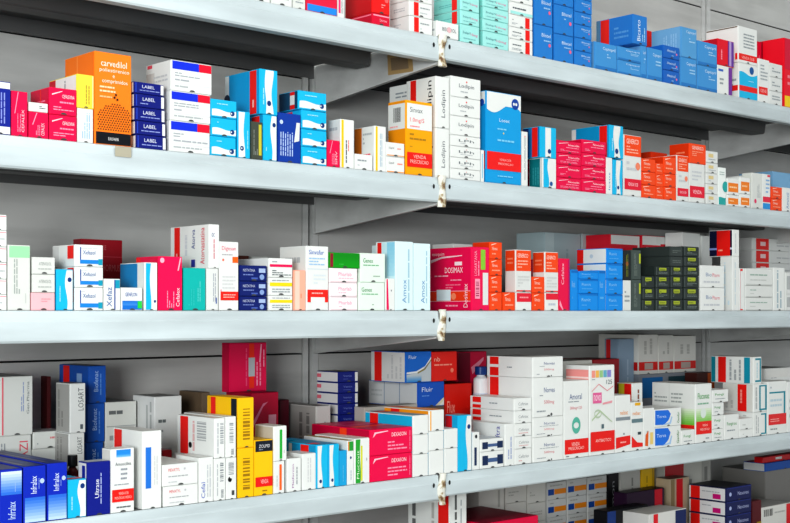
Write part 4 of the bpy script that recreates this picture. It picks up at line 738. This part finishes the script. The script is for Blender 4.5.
b('scarlet box with a white logo right of the blue swoosh box', D('e0261c', F=[('t', .06, .68, .3, .84, 'nb', 'f4b8a8'), ('l', .06, .5, .8, .62, 1, 'f49a88'), ('c', .8, .35, .08, 'f08a70')], T=T_('8a1c18')), 658, 784, 84, y=.125, on=r2, d=.1)
Z(4, 420, 340)
b('magenta box behind the white bottle with the blue cap', D('ce0c44', F=[('r', 0, 0, .42, 1, '7a0c2c'), ('p', [(.45, .85), (.9, .95), (.9, .92), (.5, .78)], 'e890a8'), ('r', .82, .66, .95, .76, 'eac8d0'), ('t', .5, .48, .92, .6, 'LOSAR', 'ee98b0')], T=T_('7a0c2c')), 186, 332, 60, y=.17, d=.08)
vial(481, 366.5, 0, .115, .0128, mat('e4e8ea', .3), mat('163a78', .3), 'white bottle with a dark blue cap beside the scarlet boxes', mat('c4d4e4', .3))
Z(4, 300, 335)
st('white box with navy front', 'standing back, right of the dark uprights', D('16247c', F=[('r', .85, 0, 1, 1, W2), ('t', .2, .5, .68, .72, 'Vertix', '7484c8'), ('l', .2, .2, .6, .35, 1, '5464b0')], L=[('r', 0, 0, 1, 1, 'dcdcdc'), ('r', 0, .4, .2, .8, 'e07080')], T=T_('a09c94')), 192, 290, [184, 238, 292, 346, 400, 455], xb=84, y=.15)
b('grey-white box with dark upright print, left of the navy-fronted stack', D('c4c4c0', F=[('lv', .3, .4, .9, .9, 3, '8a8a88')], L=[('r', 0, 0, 1, 1, 'a8a6a2'), ('lv', .5, .1, .9, .9, 2, '7c7a78')], T=T_('8a8884')), 80, 152, 356, xb=-100, y=.14)
Z(4, 550, 350)
b('white box with a teal oval and a broad red band', D(W, F=[('t', .2, .76, .72, .84, 'Amoral', '5a6a94'), ('l', .15, .72, .85, .75, 1, GR), ('t', .22, .62, .72, .67, '500mg+125', 'd88088'), ('o', .48, .42, .18, .11, .07, '5cb4a0'), ('r', 0, .05, 1, .24, RED), ('t', .28, .15, .62, .2, 'VENDA', 'fbd4cc'), ('t', .15, .1, .8, .14, 'PRESCRICAO', 'fbd4cc'), ('l', .05, .01, .9, .035, 1, GD)], T=T_('e0e0dc')), 68, 192, 156, y=.003, d=.05)
b('tallest white box with rainbow lettering and a red band', D(W, F=[('r', .06, .87, .2, .95, 'f09a8c'), ('r', .22, .87, .36, .95, 'f0b85c'), ('r', .38, .87, .52, .95, '9cc88c'), ('r', .54, .87, .68, .95, '6cb0c8'), ('r', .7, .87, .86, .95, '8c8cd0'), ('l', .06, .84, .5, .86, 1, GR), ('t', .66, .79, .9, .84, '125', GD),
    ('p', [(.05, .72), (.35, .8), (.7, .72), (.95, .77), (.95, .76), (.7, .71), (.35, .79), (.05, .71)], 'e08a94'), ('r', .1, .58, .46, .7, 'e0689c'), ('t', .14, .6, .42, .68, 'novo', 'fbe0ec'), ('p', [(.5, .58), (.9, .6), (.9, .575), (.5, .56)], 'e8a0a8'), ('o', .3, .46, .15, .05, .02, 'b8c8b0'), ('p', [(.05, .4), (.4, .5), (.9, .36), (.9, .35), (.4, .48), (.05, .38)], 'b8cca8'), ('r', .45, .29, .55, .34, '5a7078'), ('r', 0, .04, 1, .26, RED), ('t', .2, .14, .85, .175, 'ANTIBIOTICO', 'fbd4cc')],
    L=[('r', 0, .78, 1, .96, 'f4a09c'), ('r', 0, .86, 1, .88, 'fce0dc'), ('r', 0, .04, 1, .26, 'd01c18')], T=T_('d8d4cc')), 196, 321, 78, xb=78, y=.003)
b('dark red box lying behind the rainbow-lettered box', D('a01824', T=T_('7a1820')), 215, 345, 48, y=.15, d=.08)
b('low white carton between the arched-logo boxes and the dark red box', D('d8d8d0', T=T_('b4b0a4')), 60, 210, 55, y=.15, d=.06)
md = D(W, F=[('t', .3, .66, .85, .74, 'nebac', 'e89448'), ('r', 0, .56, 1, .62, '8a949a'), ('l', .5, .28, .9, .36, 1, GR), ('r', 0, 0, 1, .0, W), ('p', [(0, .06), (1, .12), (1, .28), (.5, .27), (0, .26)], RED), ('l', .3, .14, .7, .2, 1, 'fbb4ac')], T=T_('dcdcd8'))
b('white box with orange lettering right of the rainbow-lettered box', md, 324, 401, 228, y=.003, d=.06)
b('narrower white box with orange lettering and a sloping red foot', D(W, F=[('r', .3, .94, .8, 1, 'e8b01c'), ('t', .1, .74, .8, .82, 'nebac', 'e89448'), ('r', 0, .58, 1, .66, '6a848a'), ('r', .55, .32, .85, .38, '3a4a50'), ('p', [(0, .06), (1, .06), (1, .14), (.5, .16), (0, .3)], RED)], T=T_('dcdcd8')), 403, 463, 262, y=.003, d=.06)
b('box with yellow, red and white bands behind the orange-lettered ones', D(W, F=[('lv', .4, .3, .8, .9, 1, '8c5a4c'), ('c', .5, .25, .2, 'e8b01c')], L=[('r', 0, 0, 1, 1, 'd0c030'), ('r', .5, 0, 1, 1, RED), ('r', 0, 0, .1, 1, '5c3c30')], T=T_('c4b49c')), 410, 461, 166, xb=334, y=.07)
b('slim white box with an orange flame mark', D(W, F=[('lv', .2, .1, .5, .9, 1, GR), ('p', [(.1, .08), (.4, .06), (.45, .45), (.15, .35)], 'e06424'), ('r', .6, .1, .9, .4, 'e8cc7c')], T=T_('d4d4d0')), 465, 520, 292, y=.003, d=.08)
bo = D(W, F=[('p', [(0, .1), (.35, .08), (.52, .35), (.6, .7), (.5, .95), (0, .98)], '2274dc'), ('t', .06, .5, .42, .68, 'Torva', 'cfe4fa'), ('p', [(.2, .05), (.55, .2), (.62, .55), (.66, .5), (.6, .1)], 'a8c8e8'), ('t', .84, .1, .93, .8, 'Genfar', '4a8a4a', 90)], T=T_('d0d0cc'))
st('white box with a bright blue oval', 'right of the orange flame mark', bo, 521, 655, [298, 388], y=.003, d=.07)
Z(4, 632, 345)
b('small white box with green lettering below the large green-fade box', D(W, F=[('t', .15, .45, .7, .7, 'Fungi', '3a9c4a'), ('l', .15, .15, .8, .3, 1, GR)], T=T_('d4d4d0')), 243, 312, 428, y=.003, d=.05)
gf = [('g', 0, .3, 1, .58, '6cbc3c', 'e4eedc'), ('r', 0, .14, 1, .3, 'dc2418')]
b('large white box fading to green above a red band', D(W, F=gf+[('t', .1, .74, .85, .86, 'Fluconaz', '2a9c3c'), ('l', .1, .64, .8, .7, 1, '8ab89c'), ('r', 0, .14, 1, .36, RED), ('t', .4, .27, .75, .31, 'VENDA', 'fbd4cc'), ('t', .25, .2, .85, .24, 'PRESCRICAO', 'fbd4cc'), ('c', .45, .5, .18, 'dce8e0'), ('l', .6, .04, .9, .09, 1, GR)], L=gf+[('l', .05, .66, .35, .86, 3, 'a8aeac'), ('l', .45, .66, .85, .86, 3, 'a8aeac'), ('r', .4, .3, .41, 1, 'd0d4d0')], T=T_('c4c4be')), 316, 397, 196, xb=100, y=.003)
gl = D(W, F=[('t', .15, .5, .7, .75, 'Fungi', '3a9c4a'), ('l', .15, .2, .8, .35, 1, GR)], T=T_('dcdcd8'))
gs=st('small white box with green lettering', 'right of the large green-fade box', gl, 400, 457, [290, 354, 422], y=.003, d=.05, group='small white boxes with green lettering')
b('wider small white box with green lettering capping the column', gl, 400, 480, 226, y=.003, on=gs[0], d=.05)
b('squarish white box with green lettering left of the plain pair', D(W, F=[('t', .15, .52, .85, .72, 'Fungirox', '3a9c4a'), ('l', .15, .3, .8, .42, 1, GR)], T=T_('d4d4d0')), 460, 533, 350, y=.003, d=.03)
st('small plain white box', 'under the red-striped white box', D(W, F=[('l', .2, .3, .8, .6, 1, 'c8ccc8')], T=T_('d4d4d0')), 536, 603, [370, 426], y=.003, d=.03)
tf = [('r', 0, 0, 1, 1, W), ('r', .55, .04, .98, .1, '178a9c'), ('r', .55, .9, .98, .96, '178a9c'), ('r', .86, .04, .98, .96, '178a9c'), ('lv', .1, .1, .4, .9, 2, 'b8bcbc')]
lt=b('white box with a teal-edged front under the red-striped one', D(W, F=tf, L=[('lv', .3, .1, .9, .9, 3, 'c4c8c4')], T=T_('d4d4d0')), 606, 672, 338, y=.003, d=.09)
lt2=b('white box with a red stripe on its long side and teal frame', D(W, F=[('r', .4, .04, .98, .1, '178a9c'), ('r', .4, .92, .98, .97, '178a9c'), ('r', .86, .04, .98, .96, '178a9c'), ('r', .4, .04, .5, .96, '178a9c'), ('lv', .05, .1, .3, .9, 1, 'b8bcbc')], L=[('r', 0, 0, 1, 1, 'd8d8d2'), ('r', .5, 0, .8, 1, RED), ('lv', .55, .3, .7, .8, 1, 'f09088'), ('lv', .05, .1, .4, .9, 2, 'c0c0bc')], T=T_('c0c0b8')), 606, 674, 196, xb=452, y=.003, on=lt)
b('white box with teal edges and red stripe, topmost near the right end', D(W, F=[('r', .2, .05, .95, .12, '178a9c'), ('r', .2, .9, .95, .97, '178a9c'), ('r', .78, .05, .95, .97, '178a9c'), ('lv', .3, .2, .6, .8, 1, 'b8d4dc')], L=[('r', 0, 0, .1, 1, '178a9c'), ('r', .17, 0, .36, 1, RED), ('lv', .42, .1, .76, .9, 3, 'a8aeb0'), ('r', .8, 0, .94, 1, '1a94ac')], T=T_('c4c4bc')), 606, 648, 60, xb=394, y=.003, on=lt2)
b('tall white box with a teal frame and red band at the right end', D(W, F=[('r', .05, .78, .95, .81, '178a9c'), ('r', .86, .2, .95, .81, '178a9c'), ('l', .1, .86, .7, .94, 1, 'a8b4bc'), ('l', .1, .5, .75, .7, 2, 'c0d4dc'), ('r', 0, .17, 1, .38, 'e02c30'), ('l', .1, .22, .6, .3, 2, 'f4a8a4'), ('l', .1, .06, .8, .12, 1, GR)], T=T_('d0d0cc')), 678, 770, 184, y=.003, d=.06)
b('white box with grey lines behind the teal-framed tall box', D(W2, F=[('l', .2, .4, .8, .9, 6, 'b4b8bc'), ('r', 0, .85, 1, 1, 'dcdcd8')], T=T_('a8a8a4')), 664, 800, 118, y=.08, d=.08)
b('white upright box cut off by the right edge, fourth shelf', plain(), 774, 860, 184, y=.003, d=.06)
bw3 = D('d8d8d2', F=[('r', 0, .08, 1, .3, 'd82420'), ('r', .3, .1, .75, .27, 'b8a8a0'), ('lv', .2, .5, .8, .92, 2, 'b8b8b2')], L=[('r', 0, .08, 1, .3, 'c01c1c')], T=T_('a0a09c'))
sb=b('grey carton hidden beneath the red-banded upright boxes', D('8a9098', F=[('r', .05, .6, .4, .95, '1c70b0'), ('r', .5, .7, 1, .95, '284a54')], T=T_('5c5c58')), 30, 320, 148, y=.18, d=.1)
for i, (a, c, w_) in enumerate(((28, 128, 'leftmost'), (130, 206, 'middle'), (208, 318, 'rightmost'))):
    b(f'upright grey-white box with a red band and barcode, {w_} of three at the back', bw3, a, c, -52+i*3, y=.18, d=.1, on=sb, group='red-banded upright boxes at the back')
b('pale blue box with a red stripe at the back, fourth shelf', D('8ea4b8', F=[('lv', .5, .2, .9, .8, 2, 'a8bccc'), ], L=[('r', .1, 0, .45, 1, 'd42c30')], T=T_('70808c')), -70, 12, -30, xb=-138, y=.19)
b('dark box with an orange corner behind the green-fade box', D('4c2420', F=[('r', .6, .4, 1, 1, 'b0501c')]), 322, 412, 140, y=.15, d=.06)
# ================================================================ lowest visible shelf
Z(5, 400, 419)
b('white box with a red stripe on its side under the fourth shelf', D(W2, F=[('lv', .2, .3, .5, .95, 1, '5a5c5c'), ('lv', .6, .1, .9, .9, 2, GR)], L=[('r', .75, 0, 1, 1, RED), ('lv', .78, .1, .95, .8, 1, 'f4a098'), ('lv', .05, .1, .25, .9, 1, '6a6c6c'), ('lv', .55, .2, .7, .9, 1, 'b4b4b0')], T=T_('a8a8a4')), 246, 332, 350, xb=40, y=.03)
b('large magenta box lying on the lowest shelf', D('d80c44', F=[('p', [(.02, .7), (.15, .85), (.4, .9), (.4, .85), (.1, .75)], 'f4a0b8'), ('l', .5, .6, .95, .9, 2, 'e8607c')], L=[('r', 0, 0, 1, 1, 'e41450'), ('l', .3, .6, .9, .9, 2, 'f4a0b8')], T=T_('8c1230')), 420, 690, 524, y=.02, d=.13)
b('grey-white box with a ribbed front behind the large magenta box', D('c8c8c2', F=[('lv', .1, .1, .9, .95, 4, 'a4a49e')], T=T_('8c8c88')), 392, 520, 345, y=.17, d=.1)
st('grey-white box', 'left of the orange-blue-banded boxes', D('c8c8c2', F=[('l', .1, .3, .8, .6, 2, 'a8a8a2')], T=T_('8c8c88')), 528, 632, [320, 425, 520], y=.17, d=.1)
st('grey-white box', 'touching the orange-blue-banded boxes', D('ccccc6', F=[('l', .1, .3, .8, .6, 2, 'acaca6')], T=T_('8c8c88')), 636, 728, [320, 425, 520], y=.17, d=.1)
Z(5, 520, 419)
ob = D('c8cac8', F=[('r', 0, .25, .32, .62, '1c4c9c'), ('r', .34, .28, 1, .6, 'e0881c'), ('l', .1, .75, .8, .92, 1, 'a8a8a4')], T=T_('8c8c88'))
for i, (a, c, t0, w_) in enumerate(((136, 230, 320, 'first'), (236, 332, 304, 'second'), (338, 432, 292, 'third'))):
    st('white box with a blue and orange band', f'in the {w_} column, lowest shelf', ob, a, c, [t0, t0+88, t0+176, t0+264], y=.17, d=.1, group='blue and orange banded boxes')
b('black upright box with a white lettered spine', D('18181c', F=[('t', .3, .3, .6, .9, 'Ritmon', '8a8c90', 90)], T=T_('141416')), 438, 492, 276, y=.17, d=.1)
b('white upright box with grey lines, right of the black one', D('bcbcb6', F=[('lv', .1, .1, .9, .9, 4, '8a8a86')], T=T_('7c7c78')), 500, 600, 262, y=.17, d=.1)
b('yellow upright box under the fourth shelf', D('dcb41c', F=[('lv', .3, .1, .5, .9, 1, 'a8881c'), ('r', .8, 0, 1, 1, 'b8941c')], T=T_('9c8420')), 606, 672, 250, y=.17, d=.1)
b('dark purple box with a red end lying in front of the yellow box', D('2c1230', F=[('r', .74, 0, .95, 1, 'c4142c'), ('l', .1, .3, .6, .6, 1, '3c2040')], T=T_('1e1318')), 530, 720, 372, y=.12, d=.03)
b('black box with a blue edge lying low, left of the striped white box', D('17191e', F=[('r', 0, 0, .2, 1, '1c3c7c')], T=T_('15191e')), 432, 640, 462, y=.08, d=.03)
Z(5, 632, 419)
b('white box with a red stripe lying at the photo foot', D('d4d4d0', F=[('r', .1, 0, .22, 1, 'd8202c'), ('r', .7, 0, 1, 1, '1c2a5c'), ('l', .3, .5, .6, .8, 1, '8a8ca0')], T=T_('b8b8b4')), 84, 270, 478, y=.02, d=.08)
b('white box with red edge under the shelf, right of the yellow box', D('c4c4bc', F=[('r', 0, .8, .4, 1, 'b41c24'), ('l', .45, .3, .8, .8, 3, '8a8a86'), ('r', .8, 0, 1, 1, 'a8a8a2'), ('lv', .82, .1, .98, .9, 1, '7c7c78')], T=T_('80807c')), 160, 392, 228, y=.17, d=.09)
b('upright box with red and cream bands behind the navy stack', D('b8a890', F=[('r', .3, .2, .65, 1, 'c8202c'), ('r', 0, 0, .2, 1, '8c7c5c')], T=T_('7c7468')), 190, 285, 302, y=.13, d=.035)
nvw = D('121c54', F=[('t', .45, .35, .9, .65, 'Nasonex', 'b4bce0'), ('c', .15, .5, .16, 'a8b4dc'), ('r', 0, .96, 1, 1, '2a3a8c')], L=[('r', 0, 0, 1, 1, 'e0e2e2'), ('r', .04, 0, .3, 1, RED), ('r', .66, .1, .88, .5, 'c81c7c'), ('l', .36, .55, .85, .75, 1, 'b4b8bc'), ('r', 0, .97, 1, 1, '6a6c70')], T=T_('3c3c44'))
st('navy-fronted box with a red-striped white side', 'near the photo foot', nvw, 468, 595, [346, 416, 486, 556], xb=284, y=.04)
b('dark red upright box right of the navy-fronted stack', D('5c141c', F=[('r', .5, 0, 1, .35, 'a88c1c')], T=T_('4c1418')), 598, 645, 412, y=.06, d=.06)
b('white box with a barcode and red end near the right edge, lowest shelf', D('dcdcd6', F=[('bc', .05, .62, .35, .92, '3a3a3a', 0), ('r', .8, 0, 1, 1, 'd8242c'), ('l', .4, .65, .75, .8, 1, 'b4b4b0')], T=T_('a0a09a')), 648, 800, 444, y=.06, d=.08)
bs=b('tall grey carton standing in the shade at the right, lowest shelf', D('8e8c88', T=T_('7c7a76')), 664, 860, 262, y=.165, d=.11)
wbx=b('blue box with white side under a red one, lowest shelf, far right', D('1f5cb4', L=[('r', 0, 0, 1, 1, 'd4d6d6')], T=T_('b81c24')), 664, 860, 222, xb=556, y=.16, on=bs)
b('red box lying on the white-sided blue box, lowest shelf, far right', D('d01c24', F=[('r', .3, .3, .45, .8, W2)], T=T_('a01820')), 650, 860, 192, xb=612, y=.165, on=wbx)
build_boxes()
